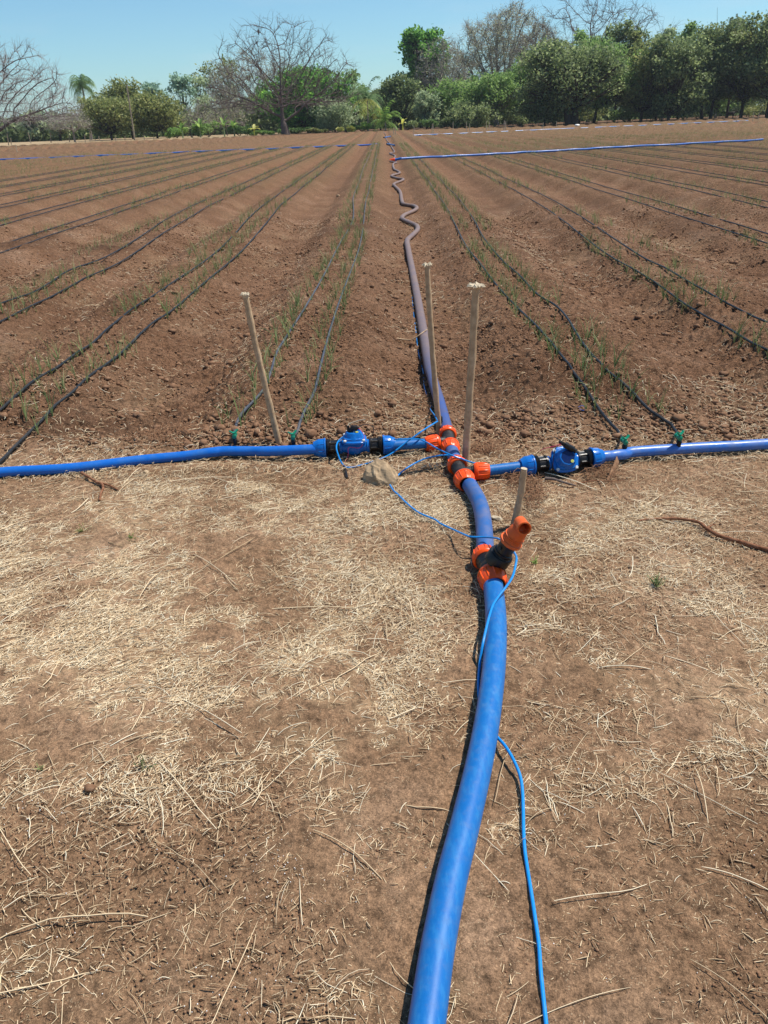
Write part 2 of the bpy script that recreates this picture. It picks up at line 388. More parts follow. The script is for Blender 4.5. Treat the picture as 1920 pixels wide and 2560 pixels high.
# ------------------------------------------------------------------ ground sheet
def build_ground():
    rows = []
    fr = 769.0
    for sy in np.arange(1110, -400.0, -0.62):           # steps of one fine picture row, from near to the field's end
        a = TH-math.atan((512-sy)/fr)
        if a <= 0: break
        Y = CH/math.tan(a)
        if Y > 152: break
        rows.append(Y)
    rows = np.array([-60, -25, -10, -5, -2.5, -1.2, -0.5, 0.0, 0.2, 0.35, 0.45]+[r for r in rows if r > 0.5]+[154, 157, 162, 170, 185, 210, 260, 350, 600, 1200, 2200])
    du = np.linspace(-1.12, 1.12, 1150)
    ext = np.array([1.13, 1.16, 1.22, 1.32, 1.5, 1.8, 2.3, 3, 5, 9, 18, 40, 90])
    us = np.concatenate([-ext[::-1], du, ext])
    W = 0.445*np.maximum(rows, 0.4)+0.42
    X = us[None, :]*W[:, None]; Y = np.repeat(rows[:, None], len(us), 1)
    X = 4000*np.tanh(X/4000)
    dY = np.gradient(rows); sp = np.maximum(np.abs(dY)[:, None], (W*0.00195)[:, None])
    h = Hm(X, Y)
    fld = sst(3.9, 4.6, Y+0.5*(vnoise(X*2, Y*2, 40)-0.5))*(1-sst(148, 152, Y))
    def band(lam, amp, s):
        return amp*(1-sst(lam*0.35, lam*1.6, sp))*(vnoise(X/lam, Y/lam, s)-0.5)*2
    h = h+fld*(band(0.085, 0.015, 52)+band(0.042, 0.017, 53)+band(0.022, 0.012, 54)+band(0.30, 0.010, 55)*sst(12, 25, Y))
    # crumbly ridged clods
    cl = np.abs(vnoise(X/0.055, Y/0.055, 60)-0.5)*2
    h = h+fld*0.020*(1-cl)**2*(1-sst(0.02, 0.08, sp))*vnoise(X*1.5, Y*1.5, 61)
    pth = 1-fld
    h = h+pth*(1-sst(160, 200, Y))*(band(0.6, 0.006, 70)+band(0.22, 0.005, 71)+band(0.07, 0.0036, 72)+band(0.025, 0.0028, 73)+band(0.011, 0.0016, 74))
    bed = bedmask(X)*fld
    edge = np.where(X < -1, 151+(X+1)*0.30, 151.0)
    pasture = sst(-1.0, 1.0, Y-edge+2*(vnoise(X*.2, Y*.2, 77)-.5))*(1-sst(-30, -12, X))
    damp_far = 0.8*sst(0, 3, Y-edge)*sst(-30, -12, X)
    damp = damp_far
    for (a, bb, s) in LUMPS:
        g = np.exp(-((Y-bb)/0.30)**2)*np.exp(-((X-a)/0.42)**2)*(0.5+vnoise(X*5, Y*5, 80))
        h = h+0.05*g; damp = damp+s*g*1.3
    damp = damp+0.9*np.exp(-((X+0.85)/0.7)**2)*np.exp(-((Y-4.22)/0.16)**2)*(0.4+fbm(X*6, Y*6, 81, 2))
    damp = damp+0.75*np.exp(-((X+1.9)/0.35)**2)*np.exp(-((Y-4.35)/0.2)**2)
    damp = damp+0.45*np.exp(-((X-1.3)/0.35)**2)*np.exp(-((Y-4.5)/0.5)**2)
    damp = damp+0.5*np.exp(-((X-0.1)/0.3)**2)*np.exp(-((Y-3.75)/0.10)**2)
    damp = damp+0.35*sst(0.58, 0.75, fbm(X*1.1, Y*0.8, 83, 3))*fld
    th = np.clip(thatch(X, Y)*0.42, 0, 0.5)
    th = th+0.35*fld*(1-bedmask(X))*sst(0.5, 0.75, fbm(X*2.5, Y*1.6, 90, 3))*(1-sst(14, 30, Y))
    green = sst(8, 40, Y)*(0.14+0.86*bed)*fld*(0.5+0.5*vnoise(X*.35, Y*.12, 91))*(0.72+0.28*sst(0, 12, X))
    far = sst(8, 45, Y)*fld
    nr, nc = X.shape
    V = np.stack([X.ravel(), Y.ravel(), h.ravel()], 1)
    i = np.arange(nr-1)[:, None]*nc+np.arange(nc-1)[None, :]; i = i.ravel()
    Fc = np.stack([i, i+1, i+nc+1, i+nc], 1)
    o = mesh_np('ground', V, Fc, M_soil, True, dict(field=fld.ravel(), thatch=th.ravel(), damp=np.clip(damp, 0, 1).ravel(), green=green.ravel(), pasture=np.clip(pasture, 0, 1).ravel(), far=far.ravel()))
    tagk(o, kind='structure')
build_ground()

# ------------------------------------------------------------------ scattered stuff: clods, straw, chaff
def frame_in_view(x, y, m=60):
    px, py = proj(x, y, 0*x); return (px > -m) & (px < 1920+m) & (py < 2560+m*2)

def prisms(P, wd, var, name, mat, kind='stuff', label=None, cat=None):
    """P (n,k,3) centre lines; three-sided tapered stalks"""
    n, k, _ = P.shape
    tan = np.gradient(P, axis=1); tan /= np.linalg.norm(tan, axis=2, keepdims=True)+1e-9
    side = np.cross(tan, np.array([0, 0, 1.0])+0.15*rg.standard_normal((n, 1, 3))); side /= np.linalg.norm(side, axis=2, keepdims=True)+1e-9
    up = np.cross(side, tan)
    tap = np.ones(k); tap[-1] = 0.45; tap[0] = 0.8
    w = (wd[:, None]*tap[None, :])[:, :, None]*0.5
    ring = np.stack([P+side*w, P-side*w, P+up*w*1.2], 2)          # n,k,3,3
    V = ring.reshape(-1, 3)
    b = (np.arange(n)*k*3)[:, None, None]+(np.arange(k-1)*3)[None, :, None]
    q = []
    for a, c in ((0, 1), (1, 2), (2, 0)):
        q.append(np.stack([b+a, b+c, b+c+3, b+a+3], -1))
    Fc = np.concatenate(q, 2).reshape(-1, 4)
    o = mesh_np(name, V, Fc, mat, False, dict(var=np.repeat(var, k*3)))
    return tagk(o, label, cat, kind=kind)

def stalks(x, y, L, ang, wd, lift, k, curl):
    n = len(x); s = np.linspace(-0.5, 0.5, k)[None, :]
    a = ang[:, None]+curl[:, None]*s*2+np.clip(rg.standard_normal((n, 1)), -1.5, 1.5)*0.12*rg.standard_normal((n, k)).cumsum(1)
    dx = np.cos(a)*L[:, None]/(k-1); dy = np.sin(a)*L[:, None]/(k-1)
    X = x[:, None]+np.cumsum(dx, 1)-dx.sum(1)[:, None]/2; Y = y[:, None]+np.cumsum(dy, 1)-dy.sum(1)[:, None]/2
    z = Hm(X, Y)
    tilt = (rg.random(n)-0.5)[:, None]*s*2*lift[:, None]*2
    arch = lift[:, None]*(1-(2*s)**2)*rg.random(n)[:, None]
    zz = z+0.003+np.abs(lift[:, None])*0.35*rg.random(n)[:, None]+np.maximum(tilt+arch, -0.002)
    return np.stack([X, Y, zz], 2)

def build_straw():
    n = 420000
    Y = 0.75+3.2*rg.random(n)**0.8; hw = 0.5*Y+0.55
    X = (rg.random(n)*2-1)*hw
    ok = frame_in_view(X, Y, 150)
    X, Y = X[ok], Y[ok]
    D = thatch(X, Y)
    # long stalks
    nearf = 1-0.55*sst(1.6, 1.15, Y); keep = rg.random(len(X)) < (D*0.115+0.004)*nearf
    x, y = X[keep], Y[keep]; m = len(x)
    px, py = proj(x, y, 0*x)
    L = 0.025+0.11*rg.random(m)**2.6
    left = np.exp(-((px-100)/450)**2-((py-1650)/350)**2)
    ang = np.where(rg.random(m) < left*0.75, 0.55+0.35*rg.standard_normal(m), rg.random(m)*PI*2)
    var = np.clip(0.55+0.25*rg.standard_normal(m), 0, 1)
    wd = 0.0010+0.0019*rg.random(m)**1.8
    P = stalks(x, y, L, ang, wd, 0.002+0.014*rg.random(m)**3, 6, 0.26*rg.standard_normal(m))
    prisms(P, wd, var, 'dry_straw', M_straw)
    # a scatter of long thick stems
    m = 110
    y = 0.8+2.8*rg.random(m); x = (rg.random(m)*2-1)*(0.5*y+0.5)
    L = 0.12+0.26*rg.random(m)**1.5
    P = stalks(x, y, L, rg.random(m)*PI, 0, 0.006+0.02*rg.random(m), 9, 0.14*rg.standard_normal(m))
    prisms(P, 0.0018+0.0026*rg.random(m), np.clip(0.62+0.2*rg.standard_normal(m), 0, 1), 'straw_stems', M_straw)
    # short chaff
    keep = rg.random(len(X)) < (D*0.52+0.15)*(1-0.35*sst(1.7, 1.1, Y))
    x, y = X[keep], Y[keep]; m = len(x)
    L = 0.0025+0.036*rg.random(m)**3.0
    P = stalks(x, y, L, rg.random(m)*PI*2, 0, 0.003*rg.random(m), 3, 0.12*rg.standard_normal(m))
    prisms(P, 0.0008+0.0028*rg.random(m)**1.8, np.clip(0.15+0.9*rg.random(m), 0, 1)*(0.55+0.45*np.clip(D[keep]*2, 0, 1)), 'straw_chaff', M_straw)
    # straw bits in the furrows and on the beds
    n = 60000
    Y = 3.6+12*rg.random(n)**1.5; X = (rg.random(n)*2-1)*(0.47*Y+0.6)
    f = (0.16+0.55*(1-bedmask(X)))*sst(0.40, 0.66, fbm(X*2.2, Y*1.5, 90, 3))+0.05
    near = np.exp(-((Y-4.0)/0.35)**2)*0.3
    keep = rg.random(n) < f+near
    x, y = X[keep], Y[keep]; m = len(x)
    L = 0.015+0.075*rg.random(m)**1.8
    P = stalks(x, y, L, rg.random(m)*PI*2, 0, 0.004+0.012*rg.random(m), 4, 0.7*rg.standard_normal(m)); P[:, :, 2] += 0.008
    prisms(P, 0.0014+0.0022*rg.random(m), np.clip(0.5+0.25*rg.standard_normal(m), 0, 1), 'furrow_straw', M_straw)
    # reddish brown husk fibre in a few heaps
    heaps = [(400, 1100, 75, 26, 420), (455, 1085, 60, 18, 220), (1215, 1125, 50, 22, 260), (1075, 1010, 18, 40, 160), (1290, 1205, 45, 22, 320), (1330, 1240, 40, 40, 300), (1500, 1185, 60, 22, 260), (1095, 1150, 22, 10, 60)]
    xs = []; ys = []
    for (a, bb, c, d, k) in heaps:
        for _ in range(k):
            q = Z(rnd.gauss(a, c*0.5), rnd.gauss(bb, d*0.5)); 
            if rnd.random() < .45: continue
            xs.append(q[0]); ys.append(q[1])
    x = np.array(xs); y = np.array(ys); m = len(x)
    P = stalks(x, y, 0.03+0.09*rg.random(m), rg.random(m)*PI*2, 0, 0.01+0.025*rg.random(m), 5, 0.7*rg.standard_normal(m)); P[:, :, 2] += 0.006
    prisms(P, 0.0016+0.003*rg.random(m)**2, rg.random(m), 'husk_fibre', M_fibre)
build_straw()

def ico():
    t = (1+5**.5)/2
    v = np.array([(-1,t,0),(1,t,0),(-1,-t,0),(1,-t,0),(0,-1,t),(0,1,t),(0,-1,-t),(0,1,-t),(t,0,-1),(t,0,1),(-t,0,-1),(-t,0,1)], float)
    v /= np.linalg.norm(v[0])
    f = np.array([(0,11,5),(0,5,1),(0,1,7),(0,7,10),(0,10,11),(1,5,9),(5,11,4),(11,10,2),(10,7,6),(7,1,8),(3,9,4),(3,4,2),(3,2,6),(3,6,8),(3,8,9),(4,9,5),(2,4,11),(6,2,10),(8,6,7),(9,8,1)])
    return v, f
def subdiv(v, f):
    e = {}; v = [tuple(p) for p in v]; nf = []
    def mid(a, b):
        k = (min(a, b), max(a, b))
        if k not in e:
            m = (np.array(v[a])+np.array(v[b]))/2; m /= np.linalg.norm(m); e[k] = len(v); v.append(tuple(m))
        return e[k]
    for a, b, c in f:
        x, y, z = mid(a, b), mid(b, c), mid(c, a); nf += [(a, x, z), (b, y, x), (c, z, y), (x, y, z)]
    return np.array(v), np.array(nf)
def build_clods():
    v0, f0 = ico()
    n = 300000
    Y = 3.75+11*rg.random(n)**1.5; X = (rg.random(n)*2-1)*(0.46*Y+0.6)
    dens = 0.25+0.7*sst(0.42, 0.7, fbm(X*1.7, Y*1.2, 101, 3))
    dens = dens*(1-0.5*(bedmask(X) > 0.8))*sst(3.75, 4.3, Y)
    heap = np.exp(-((Y-4.15)/0.16)**2)*np.exp(-((X+0.75)/0.75)**2)+0.8*np.exp(-((Y-3.66)/0.06)**2)*np.exp(-((X+0.8)/0.55)**2)+0.5*np.exp(-((Y-4.1)/0.2)**2)*np.exp(-((X-1.5)/0.5)**2)
    keep = rg.random(n) < 0.50*dens+heap*0.35
    x, y, hp = X[keep], Y[keep], heap[keep]
    r = 0.0035+0.0095*rg.random(len(x))**2.5+0.010*hp*rg.random(len(x))**2
    r = r*np.where(rg.random(len(x)) < 0.035, 2.3, 1)
    # crumbs on the trodden strip
    n2 = 34000; y2 = 0.8+3.1*rg.random(n2); x2 = (rg.random(n2)*2-1)*(0.5*y2+0.5); r2 = 0.0012+0.003*rg.random(n2)**3
    x = np.concatenate([x, x2]); y = np.concatenate([y, y2]); r = np.concatenate([r, r2]); m = len(x)
    big = np.stack([v0]*1)
    jit = 1+0.28*(rg.random((m, len(v0)))-0.5)*2
    S = np.stack([r*(0.8+0.5*rg.random(m)), r*(0.8+0.5*rg.random(m)), r*(0.6+0.3*rg.random(m))], 1)
    V = v0[None]*jit[:, :, None]*S[:, None, :]
    a = rg.random(m)*PI*2; ca, sa = np.cos(a)[:, None], np.sin(a)[:, None]
    V = np.stack([V[:, :, 0]*ca-V[:, :, 1]*sa, V[:, :, 0]*sa+V[:, :, 1]*ca, V[:, :, 2]], 2)
    V += np.stack([x, y, Hm(x, y)+r*0.45+0.002*(y > 3.9)], 1)[:, None, :]
    Fc = (f0[None]+(np.arange(m)*len(v0))[:, None, None]).reshape(-1, 3)
    o = mesh_np('soil_clods', V.reshape(-1, 3), Fc, M_clod, False); tagk(o, kind='stuff')
build_clods()
def pale_grains():
    v0, f0 = ico(); P = []
    for (a, b_, c, d, n) in [(760, 2170, 90, 50, 90), (90, 2030, 60, 30, 30), (600, 2460, 200, 60, 25), (900, 2100, 60, 60, 30), (1480, 2100, 200, 200, 50), (300, 2350, 250, 150, 40), (1700, 2400, 150, 120, 30)]:
        for _ in range(n):
            q = Z(rnd.gauss(a, c), rnd.gauss(b_, d), .002); P.append((q[0], q[1], q[2]+.002, rnd.uniform(.0006, .0017)))
    P = np.array(P); V = v0[None]*P[:, None, 3:4]*(1+.3*(rg.random((len(P), 12, 1))-.5))+P[:, None, :3]
    o = mesh_np('pale_grains', V.reshape(-1, 3), (f0[None]+(np.arange(len(P))*12)[:, None, None]).reshape(-1, 3), M_white, False); tagk(o, kind='stuff')
pale_grains()

# ------------------------------------------------------------------ pipes, hose, drip tubes
def pipe(name, pts, r, mat, label, cat, seg=20, sm=6, flat=1.0, rr=None):
    path = smoothpath(pts, sm); mb = MB()
    R = r
    if rr:
        n = len(path); R = [r*rr(i/(n-1)) for i in range(n)]
    mb.tube(path, R, seg, True, flat)
    o = mb.build(name, mat); rebase(o, path[0]); return tagk(o, label, cat)

main1 = [(1040,2760),(1067,2560),(1094,2372),(1128,2199),(1163,2060),(1198,1909),(1221,1782),(1236,1655),(1240,1551),(1233,1462)]
m1 = [Z(a, b, 0.039) for a, b in main1]
pipe('main_pipe', m1, 0.037, M_blue, 'long thick blue water pipe running from the viewer up to the black drain fitting', 'pipe', 28, 8)
nutA = Z(1232,1447,.041); nutB = Z(1212,1393,.043); mid2 = [(1213,1375),(1209,1308),(1198,1256),(1174,1212)]
m2 = [nutB]+[Z(a, b, 0.041) for a, b in mid2]
pipe('main_pipe', m2, 0.036, M_blue2, 'short dusty curved blue pipe between the black drain fitting and the lower orange-nutted tee', 'pipe', 28, 8)
t1c = Z(1150,1179,.046); t1a = Z(1161,1199,.043); t1b = Z(1142,1162,.046); t1s = Z(1204,1178,.046)
t2c = Z(1118,1101,.048); t2a = Z(1126,1118,.047); t2b = Z(1119,1085,.05); t2s = Z(1080,1108,.048)
pipe('main_pipe', [t1b, Z(1134,1139,.047), t2a], 0.034, M_blue2, 'very short blue pipe piece joining the two orange-nutted tees', 'pipe', 24, 6)

hose_px = [(1117,1075),(1099,1007),(1076,926),(1059,833),(1045,752),(1032,683),(1021,625),(1018,602),(1030,589),(1043,576),(1043,566),(1031,559),(1012,551),(1005,545),(1012,537),(1031,529),(1042,521),(1036,515),(1022,513),(1008,509),(1004,499),(1000,479),(988,466),(985,460),(1004,452),(1008,448),(997,446),(985,443),(979,439),(999,433),(995,428),(985,422),(983,410),(991,406),(976,403),(985,396),(987,389),(975,383),(986,380),(980,369),(974,358),(967,350),(965,339),(960,331),(958,327)]
hp = []
for i, (a, b) in enumerate(hose_px):
    if i < 3: hp.append(Z(a, b, (.05, .045, .035)[i]))
    else:
        q = T(a, b, 0.033); hp.append(q)
def hosemat():
    m, t, b = newmat('dusty_hose', 0.5, 0.35); p = pos(t)
    sx = N(t, 'ShaderNodeSeparateXYZ'); t.links.new(p, sx.inputs[0])
    k = ramp(t, math_(t, 'DIVIDE', sx.outputs['Y'], 16.0), [(0.28, 0.22), (0.38, 0.80), (0.95, 1.0)])
    k2 = math_(t, 'ADD', k, math_(t, 'MULTIPLY', math_(t, 'SUBTRACT', noise(t, p, 8, 6, .65), 0.5), 0.9))
    c = ramp(t, k2, [(0.0, (0.022, 0.08, 0.30)), (0.5, (0.10, 0.088, 0.13)), (1.0, (0.21, 0.140, 0.110))])
    t.links.new(c, b.inputs['Base Color']); return m
M_hose = hosemat()
mb = MB(); hpath = smoothpath(hp, 6)
mb.tube(hpath, [0.035 if i < 12 else 0.040 for i in range(len(hpath))], 18, True, 0.86)
o = mb.build('supply_hose', M_hose); rebase(o, hpath[0]); tagk(o, 'soil-stained blue hose snaking away up the middle furrow in tight bends', 'hose')

# laterals at the near manifold
LA = [Z(a, b, z) for a, b, z in ((-420,1222,.03),(-160,1199,.03),(0,1181,.03),(174,1171,.03),(347,1151,.032),(463,1140,.035),(530,1131,.045),(560,1128,.045),(625,1128,.043),(671,1128,.05),(773,1124,.056),(806,1122,.056))]
pipe('layflat_pipe', LA, 0.029, M_lay, 'bright blue layflat pipe lying on the ground to the left of the upright valve', 'pipe', 22, 8, 0.92)
RA = [Z(a, b, z) for a, b, z in ((1486,1144,.052),(1510,1141,.052),(1545,1137,.048),(1562,1135,.043),(1580,1130,.043),(1650,1125,.04),(1750,1119,.036),(1852,1114,.034),(1960,1107,.03),(2160,1094,.03),(2400,1080,.03))]
pipe('layflat_pipe', RA, 0.029, M_layr, 'shiny blue layflat pipe lying on the ground to the right of the tipped valve', 'pipe', 22, 8, 0.95, lambda s: 1-0.10*math.exp(-((s-0.155)/0.018)**2))

# nuts and fittings
def nut_prof(L, r, ri):
    return [(0, ri), (0, r*.86), (L*.06, r*.96), (L*.16, r*1.03), (L*.24, r*1.03), (L*.27, r*.97), (L*.5, r*.97), (L*.8, r*.90), (L*.95, r*.80), (L, r*.74), (L, ri)]
def ribs(n, depth=0.07, wdt=0.80):
    def f(t, a):
        c = math.cos(n*a); return 1+(depth if c > wdt else 0)
    return f
def add_nut(parent, c, d, L, r, mat, ri, label=None, nrib=12, name='compression_nut', flip=False):
    d = Vector([float(x) for x in d]).normalized(); c = Vector([float(x) for x in c])
    if flip: d = -d
    mb = MB(); pr = nut_prof(L, r, ri)
    f = ribs(nrib)
    mb.lathe(pr, c-d*L/2, d, 96, lambda t, a: f(t, a) if L*.25 < t < L*.93 else 1, False)
    o = mb.build(name, mat, parent, True, 25)
    if label: o['label'] = label
    return o
def V3(p): return Vector([float(x) for x in p])
def make_tee(label, ca, cb, cs, cc, rm, rs):
    root = thing('tee_fitting', cc, label, 'pipe fitting', 'tee fittings on the main pipe')
    a, b, s, c = V3(ca), V3(cb), V3(cs), V3(cc)
    mb = MB(); dm = (a-b).normalized(); L = (a-b).length
    mb.lathe([(0, rm*.98), (L*.2, rm*1.0), (L*.25, rm*.9), (L*.75, rm*.9), (L*.8, rm), (L, rm*.98)], b, dm, 28)
    mid = (a+b)/2; ds = (s-mid); Ls = ds.length
    mb.lathe([(0, rs*.95), (Ls*.35, rs*.9), (Ls*.5, rs*.9), (Ls*.55, rs*1.08), (Ls*.65, rs*1.08), (Ls*.66, rs*.98), (Ls*.95, rs*.95)], mid, ds, 24)
    mb.build('tee_body', M_black2, root)
    add_nut(root, a+dm*.012, dm, 0.080, rm*1.40, M_orange, rm*.93)
    add_nut(root, b-dm*.006, -dm, 0.068, rm*1.36, M_orange, rm*.93)
    add_nut(root, s, ds, 0.078, rs*1.55, M_orange, rs*.9)
    return root
make_tee('lower black tee with three orange nuts, its side outlet pointing right', t1a, t1b, t1s, t1c, .036, .028)
make_tee('upper black tee with three orange nuts, its side outlet pointing left', t2a, t2b, t2s, t2c, .035, .028)

# valves
def make_valve(label, A, B, cv, roll, other):
    """A left end of the run, B right end, cv centre of the valve; roll tips the bonnet towards the viewer"""
    A, B, cv = V3(A), V3(B), V3(cv)
    ex = (B-A).normalized(); up = Vector((0, 0, 1)); ey = up.cross(ex).normalized(); ez = ex.cross(ey)
    cr, sr = math.cos(roll), math.sin(roll)
    uz = ez*cr-ey*sr; uy = ey*cr+ez*sr
    root = thing('solenoid_valve', cv-Vector((0, 0, .05)), label, 'valve', 'solenoid valves of the manifold')
    S = 1.19
    def at(x, y, z): return cv+(ex*x+uy*y+uz*z)*S
    sc2 = lambda pr: [(a_*S, b_*S*1.2) for a_, b_ in pr]
    sc = lambda pr: [(a_*S, b_*S) for a_, b_ in pr]
    Mx = Matrix((ex, uy, uz)).transposed()
    mb = MB()
    mb.lathe(sc([(0, .030), (.012, .030), (.014, .026), (.030, .0255), (.040, .033), (.055, .040), (.075, .041), (.092, .034), (.104, .0255), (.122, .026), (.124, .030), (.136, .030)]), at(-.068, 0, 0), ex, 32)
    mb.lathe(sc([(0, .030), (.03, .036), (.040, .040)]), at(0, 0, -.008), uz, 24)
    mb.build('valve_body', M_fit, root)
    mb = MB(); seg = 48
    def sq(t, a):
        return 1+0.13*abs(math.sin(2*a))**3 if t < .028 else 1+0.02*math.cos(8*a)
    mb.lathe(sc2([(0, .044), (.001, .047), (.009, .047), (.0115, .045), (.012, .043), (.014, .040), (.022, .0385), (.024, .036), (.040, .031), (.045, .0275), (.0455, .024), (.0435, .022), (.0435, .001)]), at(0, 0, .028), uz, seg, sq)
    mb.build('bonnet', M_fit, root)
    for sx in (-1, 1):
        for sy in (-1, 1):
            mb = MB(); mb.lathe(sc([(0, .0078), (.0050, .0078), (.007, .0055)]), at(sx*.041, sy*.041, .0405), uz, 6); mb.build('bolt', M_metal, root, False)
    mb = MB(); mb.lathe(sc([(0, .007), (.0008, .007)]), at(.014, -.020, .0758), uz, 16)
    o = mb.build('round_sticker', LEAF['yellow'], root)
    if other:
        mb = MB(); mb.lathe([(0, .0362), (.0035, .0355), (.0040, .0345)], at(0, 0, .0708), uz, 8); mb.build('reflection_disc', M_navy, root, False)  # added dark disc imitating the reflection in the bonnet's flat top
    if not other:
        mb = MB(); mb.lathe(sc([(0, .009), (.018, .009)]), at(-.012, 0, .07), uz, 14)
        mb.lathe(sc([(0, .010), (.004, .0125), (.030, .0125), (.032, .009), (.04, .008)]), at(-.014, 0, .088), ex, 20)
        mb.lathe(sc([(0, .006), (.034, .0055)]), at(-.024, 0, .066), uz, 12)
        mb.build('solenoid', M_black, root)
        mb = MB(); mb.tube([at(-.025, 0, .098), at(-.02, .01, .105), at(.0, .02, .108), at(.03, .03, .112), at(.055, .035, .113)], .0032, 8); mb.build('grey_lever', M_post, root)
    else:
        q0 = at(.035, .020, .078); dd = (ex*(-.75)+uy*.55+uz*.05).normalized()
        mb = MB(); mb.lathe(sc([(0, .008), (.010, .010), (.014, .0125), (.052, .0125), (.054, .008), (.075, .007), (.08, .004)]), q0, dd, 20)
        mb.lathe(sc([(0, .008), (.03, .008)]), at(.035, .020, .052), uz, 12)
        mb.build('solenoid', M_black, root)
        mb = MB(); mb.tube([q0+uz*.01, q0+dd*.05+uz*.014, q0+dd*.13+uz*.02], .0022, 6); mb.build('thin_lever', M_black2, root)
    # black threaded adapters and blue compression nuts each side
    for s, P in ((-1, A), (1, B)):
        d = ex*s
        mb = MB()
        rf = lambda t, a: 1 if (t < .012 or t > .046) else (1.0 if math.cos(6*a) > .55 else .86)
        mb.lathe([(0, .033), (0, .041), (.008, .042), (.012, .042), (.013, .0405), (.045, .0405), (.046, .045), (.050, .047), (.053, .0445), (.056, .047), (.059, .0445), (.062, .047), (.066, .044), (.074, .04)], cv+ex*s*.080, d, 72, rf)
        mb.build('threaded_adapter', M_black, root, True, 25)
        mb = MB(); L = .066; g = ribs(8, .05, .90)
        mb.lathe([(0, .04), (0, .052), (.003, .0535), (.008, .0535), (.010, .0505), (.038, .0485), (.044, .046), (.060, .038), (L, .036), (L, .027)], cv+ex*s*.152, d, 96, lambda t, a: g(t, a) if .009 < t < .042 else 1, False)
        mb.build('compression_nut', M_fit, root, True, 25)
    return root, at
A = Z(773,1124,.055); B = Z(1079,1108,.052)
vL, atL = make_valve('blue plastic solenoid valve with upright bonnet, in the branch left of the tees', A, B, Z(886,1116,.055), math.radians(0), False)
A2 = Z(1204,1178,.048); B2 = Z(1540,1137,.052)
vR, atR = make_valve('blue plastic solenoid valve with bonnet tipped towards the viewer, right of the tees', A2, B2, Z(1404,1154,.055), math.radians(52), True)
def stub(p, q, r0, label):
    mb = MB(); p = V3(p); q = V3(q)
    mb.tube([p, p+(q-p)*.33, p+(q-p)*.66, q], [r0, r0*.98, r0*1.02, r0*1.05], 24); o = mb.build('pipe_stub', M_blue, None); rebase(o, p); tagk(o, label, 'pipe')
stub(Z(1072,1108,.05), Z(975,1114,.054), .0265, 'short blue pipe stub between the upper tee and the upright valve')
stub(Z(1204,1178,.048), Z(1312,1166,.052), .0265, 'short blue pipe stub between the lower tee and the tipped valve')

# wires on the valves
def wire(name, pts, r, mat, label, cat, seg=8, parent=None, sm=6):
    path = smoothpath(pts, sm); mb = MB(); mb.tube(path, r, seg)
    o = mb.build(name, mat, parent)
    if parent is None: rebase(o, path[0]); tagk(o, label, cat)
    return o
wire('wire', [atL(.016, 0, .088), atL(.03, -.02, .085), atL(.045, -.03, .06), atL(.038, -.045, .03), atL(.02, -.05, .012), atL(-.025, -.052, .018), atL(-.03, -.055, -.01), atL(-.035, -.06, -.03), atL(-.055, -.075, -.05)], .0014, M_wire, None, None, 6, vL)
wire('black_loop_tube', [atL(.02, 0, .09), atL(.05, .02, .095), atL(.085, .015, .085), atL(.088, 0, .062), atL(.075, -.005, .045)], .0019, M_black, None, None, 6, vL)
wire('wire', [atR(-.02, .055, .085), atR(-.05, .05, .08), atR(-.085, .05, .06), atR(-.10, .05, .02)], .0014, M_wire, None, None, 6, vR)
wire('black_loop_tube', [atR(-.025, .055, .08), atR(-.05, .04, .085), atR(-.066, .0, .08), atR(-.064, -.04, .04), atR(-.05, -.06, -.01)], .0022, M_black, None, None, 6, vR)

# blue signal cables
YB = 2.64
c1 = [T(1375,2650,.013)]+[T(a, b, z+.007) for a, b, z in ((1363,2538,.006),(1352,2432,.006),(1347,2362,.006),(1337,2291,.007),(1328,2231,.006),(1319,2175,.006),(1312,2126,.007),(1309,2080,.009),(1308,2027,.01),(1306,1977,.014),(1300,1939,.02),(1284,1900,.028),(1263,1865,.03))]+[Z(a, b, z) for a, b, z in ((1240,1838,.02),(1220,1800,.006),(1200,1755,.005),(1196,1712,.008),(1200,1655,.02),(1209,1600,.065),(1228,1524,.085),(1245,1493,.090),(1266,1466,.098),(1281,1442,.102),(1288,1417,.108),(1291,1394,.115))]
c1.append(Yp(1284,1380,2.61)); c1.append(Yp(1276,1374,2.60))
wire('signal_cable', c1, .0046, M_cable, 'sky-blue cable from the bottom edge passing under the main pipe up to the drain fitting', 'cable', 10)
c2 = [Yp(1256,1352,2.61), Yp(1243,1346,2.62), Z(1216,1343,.098), Z(1178,1342,.085), Z(1160,1336,.07), Z(1127,1321,.03), T(1100,1308,.016), T(1086,1298,.016), T(1048,1282,.016), T(1018,1259,.016), T(998,1239,.014), T(983,1225,.012), T(975,1212,.010)]
wire('signal_cable', c2, .0040, M_cable, 'blue cable running from the drain fitting across the pipe to the grey rock', 'cable')
c3 = [T(985,1200,.010), T(992,1192,.012), Z(1005,1179,.02), Z(1032,1161,.03), Z(1065,1146,.05), Z(1098,1139,.085), Z(1121,1138,.088), Z(1144,1143,.09), Z(1162,1150,.085), Z(1181,1157,.05), Z(1200,1158,.02)]
wire('signal_cable', c3, .0040, M_cable, 'blue cable arching from behind the grey rock over the pipe between the tees', 'cable')
tie = Yp(1096, 1050, 4.06)
c4 = [atL(-.035, -.005, .06), Z(846,1103,.10), Z(841,1119,.09), Z(846,1139,.06), Z(854,1157,.03), Z(866,1168,.012), Z(886,1167,.008), Z(932,1154,.012), Z(975,1136,.03), Z(1015,1106,.075), Z(1035,1092,.105), Z(1065,1071,.13), tie+np.array([-.006, -.02, 0])]
wire('signal_cable', c4, .0042, M_cable, 'blue cable looping from the upright valve down and back up to the taped stake', 'cable')
